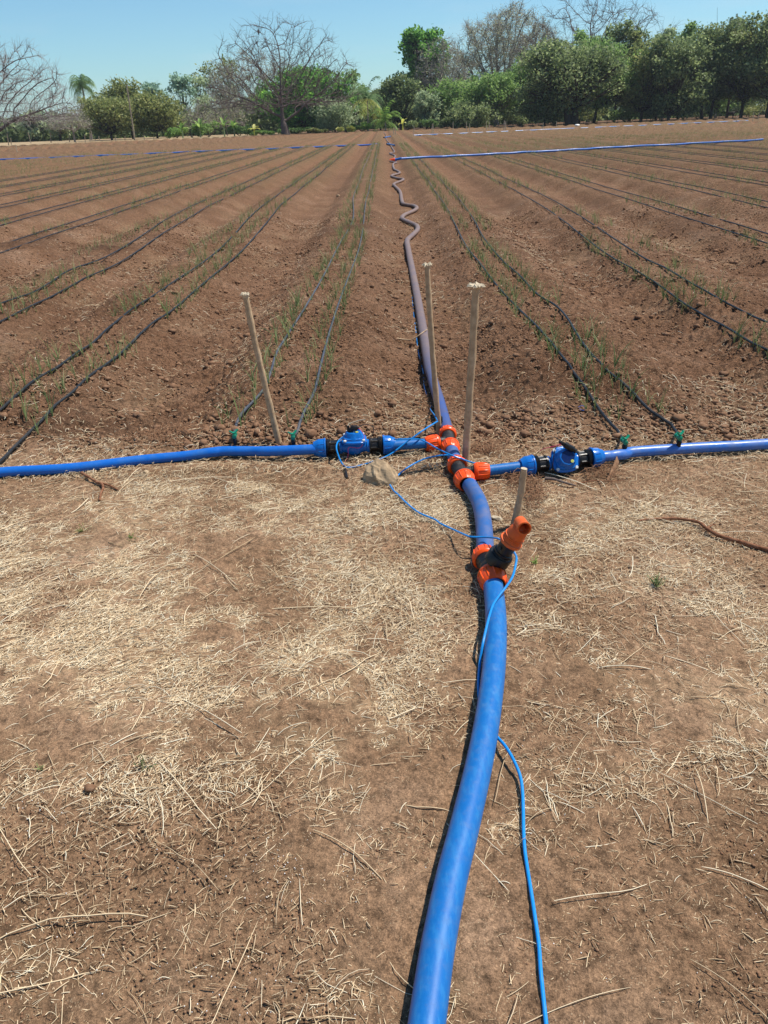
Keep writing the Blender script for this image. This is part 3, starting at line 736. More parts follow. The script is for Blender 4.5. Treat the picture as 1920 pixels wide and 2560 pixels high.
c5 = [Z(985,1099,.10), Z(1000,1098,.105), Z(1040,1097,.105), Z(1065,1105,.10), Z(1091,1120,.10), Z(1124,1136,.105), Z(1151,1146,.09), Z(1183,1157,.055), Z(1205,1162,.02)]
wire('signal_cable', c5, .0038, M_cable, 'blue cable from the upright valve across both tees to the right', 'cable')
c6 = [tie+np.array([-.008, -.018, .005]), Yp(1085,1036,4.12), T(1076,1023,.03), T(1079,1012,.012), T(1073,1000,.01), T(1066,985,.01), T(1060,962,.01), T(1058,930,.01), T(1046,880,.008), T(1040,830,.008), T(1034,780,.008), T(1030,740,.008)]
wire('signal_cable', c6, .0036, M_cable, 'blue cable following the left side of the hose from the taped stake', 'cable')
wire('cable_joint', [Z(860,1166,.012), Z(864,1180,.010), Z(868,1196,.008)], .0075, M_black, 'black taped cable joint on the ground below the upright valve', 'cable joint', 10)
wire('blue_wire_scrap', [T(1446,1018,.02), T(1455,1014,.03), T(1464,1020,.02), T(1458,1026,.015), T(1448,1022,.015)], .0018, M_lay, 'small loop of dark blue wire on the soil behind the tipped valve', 'wire scrap', 6)

# ------------------------------------------------------------------ drain fitting (Y branch with ball valve and orange outlet)
def drain():
    root = thing('drain_fitting', Z(1222,1425,0), 'black angled drain fitting with two orange nuts and an orange outlet elbow on top', 'drain fitting')
    a, b = V3(nutA), V3(nutB); d = (a-b).normalized(); L = (a-b).length; c = (a+b)/2
    mb = MB(); mb.lathe([(0, .04), (L*.2, .042), (L*.3, .038), (L*.7, .038), (L*.8, .042), (L, .04)], b, d, 28)
    p0 = V3(Z(1219,1424,.05)); Y0 = float(p0.y)
    p1 = V3(Yp(1252,1396,Y0-.01)); ax = (p1-p0).normalized()
    mb.lathe([(0, .034), (.04, .036), (.052, .037)], p0, ax, 28); mb.build('branch_body', M_black, root)
    add_nut(root, a+d*.006, d, .088, .054, M_orange, .036)
    add_nut(root, b-d*.004, -d, .066, .051, M_orange, .036)
    q = V3(Yp(1238,1407,Y0-.006))
    ax = (V3(Yp(1286,1341,Y0-.03))-q).normalized()
    mb = MB(); mb.lathe([(0, .042), (.004, .0475), (.046, .0475), (.050, .045), (.0505, .040), (.055, .038)], q, ax, 36)
    mb.build('union_collar', M_black, root)
    mb = MB(); mb.lathe([(.054, .036), (.060, .037), (.064, .037), (.066, .033), (.105, .033), (.108, .037), (.115, .037)], q, ax, 32)
    mb.tube([q+ax*.08, q+ax*.085+Vector((-.03, -.02, .01))], [.012, .009], 14)
    mb.build('ball_valve', M_black, root)
    mb = MB(); f = ribs(20, .03, .2)
    mb.lathe([(.112, .032), (.112, .0440), (.117, .0450), (.123, .0440), (.126, .038), (.150, .0365), (.172, .0350), (.188, .032), (.198, .025), (.204, .015), (.206, .002)], q, ax, 40)
    for k in range(3):
        mb.lathe([(.131+k*.007, .036), (.132+k*.007, .0392), (.134+k*.007, .0392), (.135+k*.007, .036)], q, ax, 40, None, False)
    mb.build('orange_adapter', M_orange2, root)
    e = V3(Yp(1311,1322,Y0-.085)); bk = q+ax*.172
    dd = (e-V3(Yp(1299,1304,Y0-.02))).normalized(); s0 = e-dd*.075
    mb = MB()
    mb.lathe([(0, .006), (.004, .016), (.012, .0235), (.06, .0240), (.062, .0255), (.075, .0262), (.0755, .025), (.0755, .0205), (.06, .0195), (.02, .019), (.02, .0005)], s0, dd, 36, None, False)
    mb.build('outlet_elbow', M_orange2, root)
    mb = MB(); mb.tube([q+ax*.04+Vector((-.035, -.01, .01)), q+ax*.03+Vector((-.07, -.02, -.0)), q+Vector((-.085, -.03, -.03)), q+Vector((-.075, -.06, -.04))], .0013, 6); mb.build('tie_wire', M_black, root)
    return root
drain()

# ------------------------------------------------------------------ wooden stakes at the manifold
def stake(base, top, r, label, head, seed, group='wooden stakes driven in at the manifold', tape=None):
    R = random.Random(seed); b, t = V3(base), V3(top)
    root = thing('wooden_stake', b, label, 'stake', group)
    mb = MB(); pts = []; rs = []; n = 18
    bow = Vector((R.uniform(-.012, .012), R.uniform(-.01, .01), 0))
    for i in range(n+1):
        s = i/n; p = b+(t-b)*s+bow*math.sin(PI*s)*1.0+Vector((R.uniform(-1, 1), R.uniform(-1, 1), 0))*.0012
        if i == 0: p = p-(t-b).normalized()*.05
        pts.append(p); rs.append(r*(1.06-.14*s+R.uniform(-.05, .05)+(.10 if i in (5, 11, 15) else 0)))
    mb.tube(pts, rs, 12); mb.build('shaft', M_stick, root)
    mb = MB(); ax = (t-b).normalized()
    if head > 0:
        # splayed fibres where the top was hammered
        m = 26; top_c = t+ax*.004
        ring = []
        for k in range(m):
            a = 2*PI*k/m; rr = r*(1.0+head*R.uniform(.35, 1.0)); ring.append(top_c+Vector((math.cos(a)*rr, math.sin(a)*rr, R.uniform(-.006, .006))))
        ins = [t-ax*.012+Vector((math.cos(2*PI*k/m)*r*.9, math.sin(2*PI*k/m)*r*.9, 0)) for k in range(m)]
        up = [p+Vector((0, 0, R.uniform(.004, .010)))*1.0+(top_c-p)*.18 for p in ring]
        cen = top_c+Vector((0, 0, .004))
        vs = ins+ring+up+[cen]; fs = []
        for k in range(m):
            k2 = (k+1) % m
            fs += [(k, k2, m+k2, m+k), (m+k, m+k2, 2*m+k2, 2*m+k), (2*m+k, 2*m+k2, 3*m)]
        mb.add(vs, fs)
        for k in range(14):
            a = R.uniform(0, 2*PI); p = top_c+Vector((math.cos(a), math.sin(a), 0))*r*(.8+head*.5)
            mb.tube([p, p+Vector((math.cos(a), math.sin(a), R.uniform(-.5, .3)))*R.uniform(.006, .018)*min(1, head)], [.0025, .0008], 5)
    else:
        mb.lathe([(0, r*.93), (.002, r*.90)], t, ax, 14)
    mb.build('frayed_top' if head > 0 else 'cut_top', M_fray, root, False)
    if tape:
        mb = MB(); mb.lathe([(0, r*1.15), (.003, r*1.3), (.032, r*1.3), (.035, r*1.15)], V3(tape)-ax*.017, ax, 16); mb.build('black_tape', M_black, root)
    return root
def dstake(pb, pt, r, label, head, seed, dy=0.0, **kw):
    b = Z(pb[0], pb[1], 0.01); t = Yp(pt[0], pt[1], b[1]+dy); return stake(b, t, r, label, head, seed, **kw)
dstake((698,1108), (613,738), .0165, 'tall bare wooden stake with split top leaning left behind the left blue pipe', .65, 3)
dstake((1099,1085), (1068,664), .0150, 'tall bare wooden stake with black tape and mushroomed top beside the snaking hose', .85, 4, tape=tuple(Yp(1098,1049,4.09)))
dstake((1163,1155), (1190,716), .0185, 'tall bare wooden stake with widely frayed top standing right of the two tees', 1.55, 5)
dstake((1284,1315), (1310,1172), .0150, 'short cut wooden peg right behind the orange outlet elbow', 0, 6)

# ------------------------------------------------------------------ drip tubes
def rowpts(nearpts, x_end, y_end, off=0.016, steps=9):
    pts = [T(a, b, off) for a, b in nearpts]
    return pts
def drip(nearpx, x, y1, y0, mat, label, off=0.024, lead=None):
    """nearpx: picture points from near to far; then straight on along x to y1"""
    pts = []
    if lead is not None: pts.append(lead)
    for i, (a, b) in enumerate(nearpx):
        q = T(a, b, off); pts.append(q)
    ys = pts[-1][1] if pts else y0
    xs = pts[-1][0] if pts else x
    R = random.Random(int(abs(x)*1000))
    y = ys+(2.0 if pts else 0); k = 0
    while y < y1:
        s = min(1, (y-ys)/6.0) if pts else 1
        xx = xs*(1-s)+x*s+R.uniform(-.025, .025)
        pts.append(G(xx, y, off)); y += 1.6+y*0.05; k += 1
    pts.append(G(x, y1, off))
    path = smoothpath(pts, 4); mb = MB()
    # lie the tube on the terrain
    hz = np.array([float(Hm(p.x, p.y)) for p in path]); hs = np.convolve(np.pad(hz, 4, 'edge'), np.ones(9)/9, 'valid')
    for i, p in enumerate(path):
        if lead is not None and i < 6: continue
        p.z = max(hs[i]+.004, hz[i]-.010)+off
    mb.tube(path, .0085, 8); o = mb.build('drip_tube', mat); rebase(o, path[0])
    return tagk(o, label, 'drip tube', 'drip tubes along the beds')
px_1a = [(587,1078),(604,1044),(659,972),(678,924),(693,880),(722,832),(770,755),(813,683),(845,620),(880,555)]
px_1b = [(742,1080),(760,1039),(789,967),(809,890),(833,803),(857,731),(881,668),(898,620),(908,565)]
px_R1i = [(1552,1090),(1530,1066),(1499,1028),(1465,974),(1434,931),(1387,870),(1343,818),(1287,762),(1239,709),(1200,657),(1165,615)]
px_R1o = [(1690,1078),(1660,1052),(1617,1022),(1573,974),(1512,918),(1469,874),(1439,835),(1421,801),(1391,766),(1343,735),(1295,688),(1256,649),(1210,600)]
px_R2i = [(2050,935),(1920,877),(1877,857),(1816,822),(1764,794),(1703,755),(1651,716),(1591,675),(1525,640),(1470,600)]
px_R2o = [(2060,868),(1920,809),(1877,790),(1829,766),(1777,738),(1721,701),(1660,668),(1599,640)]
px_L2o = [(-90,1095),(0,1022),(43,987),(87,952),(143,918),(191,887),(234,853),(278,818),(330,779),(391,731),(451,692),(530,640)]
px_L2i = [(-60,1200),(0,1156),(35,1122),(69,1087),(104,1052),(139,1018),(182,979),(221,939),(269,909),(304,883),(339,848),(382,809),(434,775),(482,731),(538,683),(595,640)]
px_L3o = [(-80,800),(0,762),(82,731),(126,709),(174,679),(269,640)]
px_L3i = [(-80,850),(0,807),(65,775),(126,744),(174,718),(221,692),(269,670),(330,640)]
ord_ = ['first', 'second', 'third', 'fourth', 'fifth', 'sixth', 'seventh', 'eighth', 'ninth']
DT = []   # (x, y0, y1) of each line, for the seedlings; near paths are kept too
def valve_tap(p, label):
    """small green tap on a take-off stub"""
    p = V3(p); root = thing('drip_tap', p, label, 'tap', 'green taps feeding the drip tubes')
    mb = MB(); mb.lathe([(-.03, .012), (-.01, .012), (-.008, .0145), (0, .0145), (.004, .011), (.012, .010)], p, (0, 0, 1), 16); mb.build('take_off', M_black, root)
    mb = MB(); dirn = Vector((-.1, 1, -.05)).normalized()
    mb.lathe([(-.012, .010), (-.010, .0125), (.010, .0125), (.012, .010), (.028, .0095), (.029, .0125), (.042, .0125), (.044, .010)], p+Vector((0, 0, .018)), dirn, 16)
    mb.lathe([(0, .008), (.010, .008)], p+Vector((0, 0, .026)), (0, 0, 1), 12); mb.build('tap_body', M_greenv, root)
    mb = MB(); M = Matrix.Rotation(.6, 3, 'Z')
    for s in (-1, 1):
        mb.tube([p+Vector((0, 0, .038)), p+M@Vector((s*.012, 0, .042)), p+M@Vector((s*.024, 0, .053))], [.0075, .0085, .0075], 8, True, .6)
    mb.build('tap_handle', M_greenv, root)
    return root
taps = [(587, 1098, 'green drip tap on the left blue pipe, left of the leaning stake'), (733, 1101, 'green drip tap on the left blue pipe between leaning stake and upright valve'),
        (1562, 1114, 'green drip tap on the right blue pipe, nearest the tipped valve'), (1698, 1103, 'green drip tap on the right blue pipe, farther from the tipped valve')]
tp = []
for a, b, l in taps:
    q = Z(a, b, .085); valve_tap(q, l); tp.append(q)
lead = lambda i: tp[i]+np.array([-.004, .045, .016])
drip(px_1a, -.72, 62, 0, M_dripg, 'left grey drip tube on the bed just left of the hose', lead=lead(0))
drip(px_1b, -.40, 62, 0, M_dripg, 'right grey drip tube on the bed just left of the hose', lead=lead(1))
drip(px_R1i, 1.13, 38, 0, M_drip, 'left black drip tube on the bed just right of the hose', lead=lead(2))
drip(px_R1o, 1.48, 38, 0, M_drip, 'right black drip tube on the bed just right of the hose', lead=lead(3))
drip(px_L2o, -2.50, 62, 0, M_drip, 'left black drip tube on the second bed left of the hose')
drip(px_L2i, -2.12, 62, 0, M_drip, 'right black drip tube on the second bed left of the hose')
drip(px_R2i, 2.84, 39, 0, M_drip, 'left black drip tube on the second bed right of the hose')
drip(px_R2o, 3.20, 39, 0, M_drip, 'right black drip tube on the second bed right of the hose')
drip(px_L3o, -4.06, 62, 0, M_drip, 'left black drip tube on the third bed left of the hose')
drip(px_L3i, -3.68, 62, 0, M_drip, 'right black drip tube on the third bed left of the hose')
for k in range(3, 9):
    c = BEDS_L[k]; y0 = max(4.6, (-c-0.9)/0.56)
    for s, nm in ((-.19, 'left'), (.17, 'right')):
        drip([], c+s, 60, y0-1.5, M_drip, f'{nm} black drip tube on the {ord_[k]} bed left of the hose')
for k in range(2, 9):
    c = BEDS_R[k]; y0 = max(4.6, (c-0.5)/0.50)
    for s, nm in ((-.17, 'left'), (.19, 'right')):
        drip([], c+s, 39+c*.3, y0-1.5, M_drip, f'{nm} black drip tube on the {ord_[k]} bed right of the hose')

# far laterals
def far_lateral(pa, pb, z, r, mat, label, n=30):
    a = Z(pa[0], pa[1], z); b = Z(pb[0], pb[1], z); R = random.Random(5)
    pts = [a+(b-a)*i/n+np.array([0, R.uniform(-.08, .08), R.uniform(-.012, .012)]) for i in range(n+1)]
    return pipe('lateral_pipe', pts, r, mat, label, 'pipe', 10, 3)
far_lateral((-60,402), (945,361), .078, .055, M_lay, 'thin blue lateral pipe crossing the left beds in dashes, far off')
far_lateral((1003,397), (1908,349), .16, .046, M_layr, 'thin blue lateral pipe crossing the right beds, the nearer one on that side')
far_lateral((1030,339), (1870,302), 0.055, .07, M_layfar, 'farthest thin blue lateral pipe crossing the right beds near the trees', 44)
def far_tee(pa, pb, label, mat=M_fit):
    a, b = V3(T(pa[0], pa[1], .06)), V3(T(pb[0], pb[1], .06)); d = (b-a); L = d.length
    root = thing('far_fitting', a, label, 'pipe fitting', 'fittings along the snaking hose')
    mb = MB(); mb.lathe([(0, .05), (L*.25, .05), (L*.26, .065), (L*.4, .065), (L*.41, .05), (L, .05)], a, d, 14); mb.build('pipe_section', mat, root)
    mb = MB(); mb.lathe([(-.1, .075), (.12, .08), (.14, .06)], a, d, 14); mb.build('coupling_nut', M_orange if mat is M_fit else M_black, root)
far_tee((981,401), (1004,396), 'blue and orange fitting where the nearer right lateral leaves the hose')
far_tee((968,360), (986,363), 'dark blue fitting where the left lateral meets the hose, far off', M_blue)
far_tee((960,344), (976,341), 'small dark blue fitting on the hose near the field end', M_blue)

# ------------------------------------------------------------------ onion seedlings
def seedling_mesh(seed, detail=True):
    R = random.Random(seed); mb = MB(); nb = R.choice([3, 3, 4, 5])
    for k in range(nb):
        a = R.uniform(0, 2*PI); h = R.uniform(.09, .21); out = R.uniform(.01, .12); droop = R.uniform(0, .05)
        pts = []; n = 5 if detail else 3
        for i in range(n+1):
            s = i/n; pts.append((math.cos(a)*out*s**1.6, math.sin(a)*out*s**1.6, h*s-droop*s**3-.01*(1-s)))
        mb.cur = min(1, max(0, R.gauss(.42, .22)))
        w_ = R.uniform(.0018, .0030); mb.tube(pts, [w_*(1-.75*i/n) for i in range(n+1)], 4 if detail else 3, False)
    return mb
seed_tpl = []
for i in range(14):
    o = seedling_mesh(100+i).build('onion_seedling', M_seed); seed_tpl.append(o.data); bpy.data.objects.remove(o)
def seed_sites():
    out = []
    R = random.Random(99)
    lines = []
    for j, c in enumerate(BEDS_L[:14]):
        lines += [(c-.19, 62), (c+.17, 62)]
    for j, c in enumerate(BEDS_R[:14]):
        lines += [(c-.17, 90), (c+.17, 90)]
    nearpaths = {(-.74, 0): px_1a}
    near = {0: [px_1a, px_1b], 1: [px_L2o, px_L2i], 2: [px_L3o, px_L3i]}
    nearR = {0: [px_R1i, px_R1o], 1: [px_R2i, px_R2o]}
    def along(pp):
        P = [T(a, b, 0) for a, b in pp]; acc = []
        for i in range(len(P)-1):
            L = np.linalg.norm(P[i+1]-P[i]); m = max(1, int(L/0.055))
            for k in range(m):
                q = P[i]+(P[i+1]-P[i])*(k+R.random())/m; acc.append((q[0], q[1]))
        return acc, P[-1][1]
    for side, beds, nr in ((-1, BEDS_L[:14], near), (1, BEDS_R[:14], nearR)):
        for j, c in enumerate(beds):
            for s in (0, 1):
                y0 = 4.4
                if j in nr:
                    acc, y0 = along(nr[j][s])
                    for (x, y) in acc:
                        if y > 4.15: out.append((x+R.choice((-1, 1))*R.uniform(.02, .09), y))
                y = max(y0, (abs(c)-1)/0.53); x = c+(-.18 if s == 0 else .18)
                while y < (64 if side < 0 else 60):
                    y += R.uniform(.03, .085)*(1.1 if y < 12 else 1.6 if y < 25 else 2.6)
                    out.append((x+R.choice((-1, 1))*R.uniform(.02, .10), y))
    return out
sites = seed_sites()
sx_ = np.array([s[0] for s in sites]); sy_ = np.array([s[1] for s in sites])
ppx, ppy = proj(sx_, sy_, 0*sx_)
ok = (ppx > -20) & (ppx < 1940) & (vnoise(sx_*1.4, sy_*0.8, 120) > 0.33+0.10*(sy_ > 14)); sx_, sy_ = sx_[ok], sy_[ok]
order = np.argsort(sy_); sx_, sy_ = sx_[order], sy_[order]
for i in range(300):
    x, y = float(sx_[i]), float(sy_[i])
    o = bpy.data.objects.new('onion_seedling', seed_tpl[rnd.randrange(len(seed_tpl))]); COL.objects.link(o)
    o.location = (x, y, float(Hm(x, y))+.004); s = rnd.uniform(.75, 1.35); o.scale = (s, s, s*rnd.uniform(.85, 1.1)); o.rotation_euler = (0, 0, rnd.uniform(0, 6.28))
    tagk(o, 'thin green onion seedling with wispy leaves beside a drip tube near the manifold', 'seedling', 'onion seedlings along the drip tubes')
def merged_seedlings():
    V = []; Fq = []; A_ = []; b = 0
    lo = []
    for i in range(10):
        m = seedling_mesh(300+i, False); lo.append((np.array(m.v), np.array(m.f), np.array(m.a)))
    for i in range(300, len(sx_)):
        x, y = sx_[i], sy_[i]
        v, f, a = lo[rnd.randrange(10)]; s = rnd.uniform(.7, 1.15); an = rnd.uniform(0, 6.28)
        wv = 1+max(0, y-10)*.02
        c, sn = math.cos(an)*s, math.sin(an)*s
        V.append(np.stack([v[:, 0]*c-v[:, 1]*sn+x, v[:, 0]*sn+v[:, 1]*c+y, v[:, 2]*s], 1)); Fq.append(f+b); A_.append(a); b += len(v)
    V = np.concatenate(V); xs = V[:, 0]; V[:, 2] += Hm(V[:, 0], V[:, 1])+.003
    o = mesh_np('onion_rows', V, np.concatenate(Fq), M_seed, True, dict(var=np.concatenate(A_))); tagk(o, kind='stuff')
merged_seedlings()

# ------------------------------------------------------------------ rock, sticks, small litter
def rock(c, sx, sy, sz, seed, mat, name, label, cat, rz=0.0, planes=9):
    v, f = subdiv(*subdiv(*subdiv(*ico()))); R = np.random.default_rng(seed)
    for _ in range(planes):
        n = R.standard_normal(3); n /= np.linalg.norm(n); d = (0.62+0.25*R.random()) if planes < 12 else (0.40+0.42*R.random()); dd = v@n
        v = v-np.outer(np.maximum(dd-d, 0), n)
    nn = fbm(v[:, 0]*2.5+9, v[:, 1]*2.5+v[:, 2]*2.1, seed, 4); v = v*(1+0.16*(nn-0.5))[:, None]
    nn = fbm(v[:, 0]*9+9, v[:, 1]*9+v[:, 2]*8, seed+4, 2); v = v*(1+0.05*(nn-0.5))[:, None]
    v = v*np.array([sx, sy, sz]); c_, s_ = math.cos(rz), math.sin(rz)
    v = np.stack([v[:, 0]*c_-v[:, 1]*s_, v[:, 0]*s_+v[:, 1]*c_, v[:, 2]], 1)
    o = mesh_np(name, v, f, mat, True); o.location = c
    try: o.data.set_sharp_from_angle(angle=math.radians(28))
    except Exception: pass
    return tagk(o, label, cat)
q = Z(952, 1203, .0)
def main_rock():
    import bmesh
    pts = [(-.092,0,0),(-.062,-.042,0),(0,-.058,0),(.06,-.056,0),(.088,-.025,0),(.082,.03,0),(0,.05,0),(-.07,.04,0),(-.086,-.004,.028),(-.055,-.034,.034),(-.004,-.048,.036),(.045,-.054,.018),(.086,-.024,.030),
           (-.062,.020,.068),(-.022,.034,.086),(.022,.022,.078),(.058,.004,.062),(.078,.012,.04),(-.02,-.012,.066),(.030,-.020,.058)]
    bm = bmesh.new()
    for p in pts: bm.verts.new(p)
    bmesh.ops.convex_hull(bm, input=bm.verts)
    bmesh.ops.triangulate(bm, faces=bm.faces[:])
    bmesh.ops.subdivide_edges(bm, edges=bm.edges[:], cuts=5, use_grid_fill=True)
    bmesh.ops.triangulate(bm, faces=bm.faces[:])
    for v in bm.verts:
        c = v.co; n1 = float(fbm(np.array(c.x*38+c.z*31), np.array(c.y*38-c.z*22), 5, 4))-.5; n2 = float(vnoise(np.array(c.x*140+c.z*90), np.array(c.y*140), 8))-.5
        d = Vector((c.x, c.y, c.z-.03)).normalized(); v.co = c+d*(n1*.022+n2*.004)
    me = bpy.data.meshes.new('rock'); bm.to_mesh(me); bm.free(); me.materials.append(M_rock)
    o = bpy.data.objects.new('rock', me); COL.objects.link(o); o.location = (q[0], q[1], -.004); o.rotation_euler = (0, 0, -.28); o.scale = (1.08, 1.1, 1.3)
    tagk(o, 'angular tan rock sitting on the blue cable left of the tees', 'rock')
main_rock()
q = Z(366, 1190, .0); rock((q[0], q[1], .012), .018, .014, .022, 5, M_rock, 'stone', 'small upright stone below the left layflat pipe', 'stone', .4)
q = Z(226, 1975, .0); rock((q[0], q[1], .008), .016, .013, .012, 8, M_clod, 'stone', 'small reddish stone lying among long straw at lower left', 'stone', .4)
q = T(540, 2075, 0); q = Z(1240, 1300, 0); rock((q[0], q[1], .010), .030, .012, .010, 9, M_fray, 'dry_husk', 'pale dry husk just right of the short curved blue pipe', 'husk', -.5)
q = T(845, 492, 0); rock((q[0], q[1], q[2]+.02), .05, .04, .03, 10, M_rock, 'stone', 'pale stone beside the second bed left of the hose', 'stone', .2)

def twig(pts, r, label, mat, branches=(), name='twig', group=None):
    path = smoothpath(pts, 5); mb = MB(); n = len(path)
    mb.tube(path, [r*(1-.55*i/(n-1))*(1+.12*math.sin(i*1.7)) for i in range(n)], 9)
    for bp, br in branches:
        pb = smoothpath(bp, 5); m = len(pb); mb.tube(pb, [br*(1-.35*i/(m-1))*(1+.1*math.sin(i*2.1)) for i in range(m)], 8)
    o = mb.build(name, mat); rebase(o, path[0]); return tagk(o, label, 'twig')
twig([T(204,1182,.02), T(221,1192,.022), T(241,1204,.018), T(260,1209,.014), T(280,1216,.012), T(294,1224,.008)], .0075, 'forked reddish-brown stick below the left layflat pipe', M_root, [([T(241,1206,.016), T(253,1209,.018), T(258,1219,.02), T(252,1234,.018), T(249,1251,.012)], .0075)])
twig([T(1960,1385,.008), T(1920,1375,.01), T(1842,1352,.012), T(1799,1339,.014), T(1768,1322,.018), T(1748,1306,.02), T(1715,1299,.018), T(1677,1296,.014), T(1627,1298,.008), T(1595,1302,.004)], .0105, 'long dark reddish root lying on the straw at the right edge', M_root, [([T(1768,1320,.018), T(1782,1312,.02), T(1790,1313,.018)], .004)], 'root')
twig([T(1362,1196,.012), T(1385,1198,.014), T(1410,1206,.014), T(1440,1214,.008)], .0085, 'short thick brown stick below the tipped valve', M_barkr)
twig([T(992,846,.01), T(1012,849,.018), T(1030,849,.03), T(1054,833,.075), T(1068,823,.08)], .007, 'bent grey-brown twig leaning over the supply hose', M_stick)
twig([T(425,1010,.01), T(455,1015,.012), T(480,1003,.012), T(468,1021,.01)], .005, 'pale broken twig on the soil left of the leaning stake', M_stick)
twig([T(400,985,.008), T(440,993,.01), T(475,1003,.012)], .003, 'thin reddish twig on the soil left of the leaning stake', M_fibre)
twig([T(1445,1210,.006), T(1480,1202,.010), T(1530,1203,.008), T(1560,1200,.006)], .0035, 'thin dark twig lying below the right layflat pipe', M_root)
# bark strip leaning on the pipe
mb = MB(); a = V3(T(1519,1200,.005)); b_ = V3(Z(1545,1148,.07)); ax = (b_-a); sd = ax.cross(Vector((0, 1, .3))).normalized()
vs = []; K = 9
for i in range(K):
    s = i/(K-1); wdt = .010+.013*s; cen = a+ax*s+Vector((0, -.006*math.sin(PI*s), 0))
    for j in range(4):
        u = (j/3-.5)*2; vs.append(cen+sd*wdt*u+Vector((0, -.005*(1-u*u), 0)))
    for j in range(4):
        u = (j/3-.5)*2; vs.append(cen+sd*wdt*u+Vector((0, -.005*(1-u*u)+.003, .001)))
fs = []
for i in range(K-1):
    for j in range(3):
        fs.append((i*8+j, i*8+j+1, i*8+8+j+1, i*8+8+j)); fs.append((i*8+4+j+1, i*8+4+j, i*8+12+j, i*8+12+j+1))
    fs.append((i*8, i*8+8, i*8+12, i*8+4)); fs.append((i*8+3, i*8+7, i*8+15, i*8+11))
fs.append((0, 4, 5, 1)); fs.append((1, 5, 6, 2)); fs.append((2, 6, 7, 3)); e = (K-1)*8
fs += [(e, e+1, e+5, e+4), (e+1, e+2, e+6, e+5), (e+2, e+3, e+7, e+6)]
mb.add(vs, fs); o = mb.build('bark_strip', M_fibre); rebase(o, a); tagk(o, 'cracked brown bark strip propped up against the right layflat pipe', 'bark')

def weed(px, py, h, n, label, seed, mat='bright'):
    q = T(px, py, 0); R = random.Random(seed); mb = MB()
    for k in range(n):
        a = R.uniform(0, 2*PI); l = h*R.uniform(.4, 1); o_ = h*R.uniform(.1, .9)
        p0 = Vector((q[0]+R.uniform(-.01, .01)*h*20, q[1]+R.uniform(-.01, .01)*h*20, q[2])); p1 = p0+Vector((math.cos(a)*o_*.5, math.sin(a)*o_*.5, l*.7)); p2 = p0+Vector((math.cos(a)*o_, math.sin(a)*o_, l))
        mb.cur = R.random(); mb.tube([p0, p1, p2], [.0012, .001, .0006], 4, False)
        for t_ in (.45, .75, 1):
            c = p0+(p2-p0)*t_; d = Vector((R.uniform(-1, 1), R.uniform(-1, 1), R.uniform(-.2, .6))).normalized(); s_ = d.cross(Vector((0, 0, 1))).normalized(); L = h*.22
            mb.add([c, c+d*L*.5+s_*L*.25, c+d*L, c+d*L*.5-s_*L*.25], [(0, 1, 2, 3)])
    o = mb.build('weed', LEAF[mat]); rebase(o, q); tagk(o, label, 'weed')
weed(328,1350,.03,9,'tiny green weed in straw below the left layflat pipe',1)
weed(1640,1466,.045,26,'low green weed patch on the bare soil at right',2,'oak')
weed(1338,1410,.03,12,'small green weed right of the drain fitting',3)
weed(363,1925,.045,5,'single upright green weed sprout at lower left',4,'oak')
weed(102,1928,.025,6,'tiny dark green weed near the left edge of the straw',5,'oak')
weed(208,1330,.04,10,'faint green weed tuft in the straw under the left pipe',6,'olive')

# ------------------------------------------------------------------ posts, poles, stakes beyond
def post(pb, pt, r, name, label, cat, group, mat=None, D=None):
    b = Z(pb[0], pb[1], .02); t = Yp(pt[0], pt[1], b[1]); b, t = V3(b), V3(t)
    mb = MB(); R = random.Random(int(pb[0]*7)); n = 5; k = R.uniform(-.5, .5)*r
    mb.tube([b+(t-b)*i/n+Vector((k*math.sin(i*1.3), 0, 0)) for i in range(n+1)], [r*(1.08-.2*i/n) for i in range(n+1)], 8)
    o = mb.build(name, mat or M_post); rebase(o, b); return tagk(o, label, cat, group)
fp = [((21.7,363.5),(17.4,335)),((78,358),(69.5,331)),((128,358),(125.3,330.5)),((174.5,356),(171.7,332.6)),((213.6,355),(210.8,335.5)),((226,355),(223.8,329.7)),((249,353.5),(246.5,340)),((290,352),(288,338)),((313,351),(312,341)),((361,349.5),(359.5,337.5)),((385,349),(384,342)),((29,362),(26,345)),((186,355),(183,338))]
def nth(i):
    return ('first', 'second', 'third', 'fourth', 'fifth', 'sixth', 'seventh', 'eighth', 'ninth', 'tenth')[i] if i < 10 else '%d%s' % (i+1, 'st' if (i+1) % 10 == 1 and i+1 != 11 else 'nd' if (i+1) % 10 == 2 and i+1 != 12 else 'rd' if (i+1) % 10 == 3 and i+1 != 13 else 'th')
for i, (a, b) in enumerate(sorted(fp)):
    post(a, b, .075, 'fence_post', f'weathered fence post, {nth(i)} from the left of those along the dry pasture', 'fence post', 'fence posts of the left pasture fence')
post((337,350.5),(316.7,213),.13,'utility_pole','slender grey utility pole leaning left in front of the olive trees','pole',None,M_post)
rs_ = [(984.5,338.5,984,318),(989,339,989,318),(1034.8,336,1035,316),(1080,334,1080.5,309),(1082.5,334,1083,309),(1132.5,331,1133,304),(1166,330,1166,304),(1174,331,1174,309),(1216,326.5,1216,302),(1223,324,1223,304),(1357,323,1358,306),(1391,319,1391,303),(1437,312,1437,298),(1441,310,1441,296),(1770,303,1771,290),(1840,307,1845,285),(1882,304,1884,280),(1894,303,1899,280),(43.5,381,38,361)]
for i, (a, b, c, d) in enumerate(sorted(rs_)):
    post((a, b), (c, d), .035, 'field_stake', f'thin bare stake among the far beds, {nth(i)} from the left of its kind', 'stake', 'thin stakes among the far beds', M_fray)
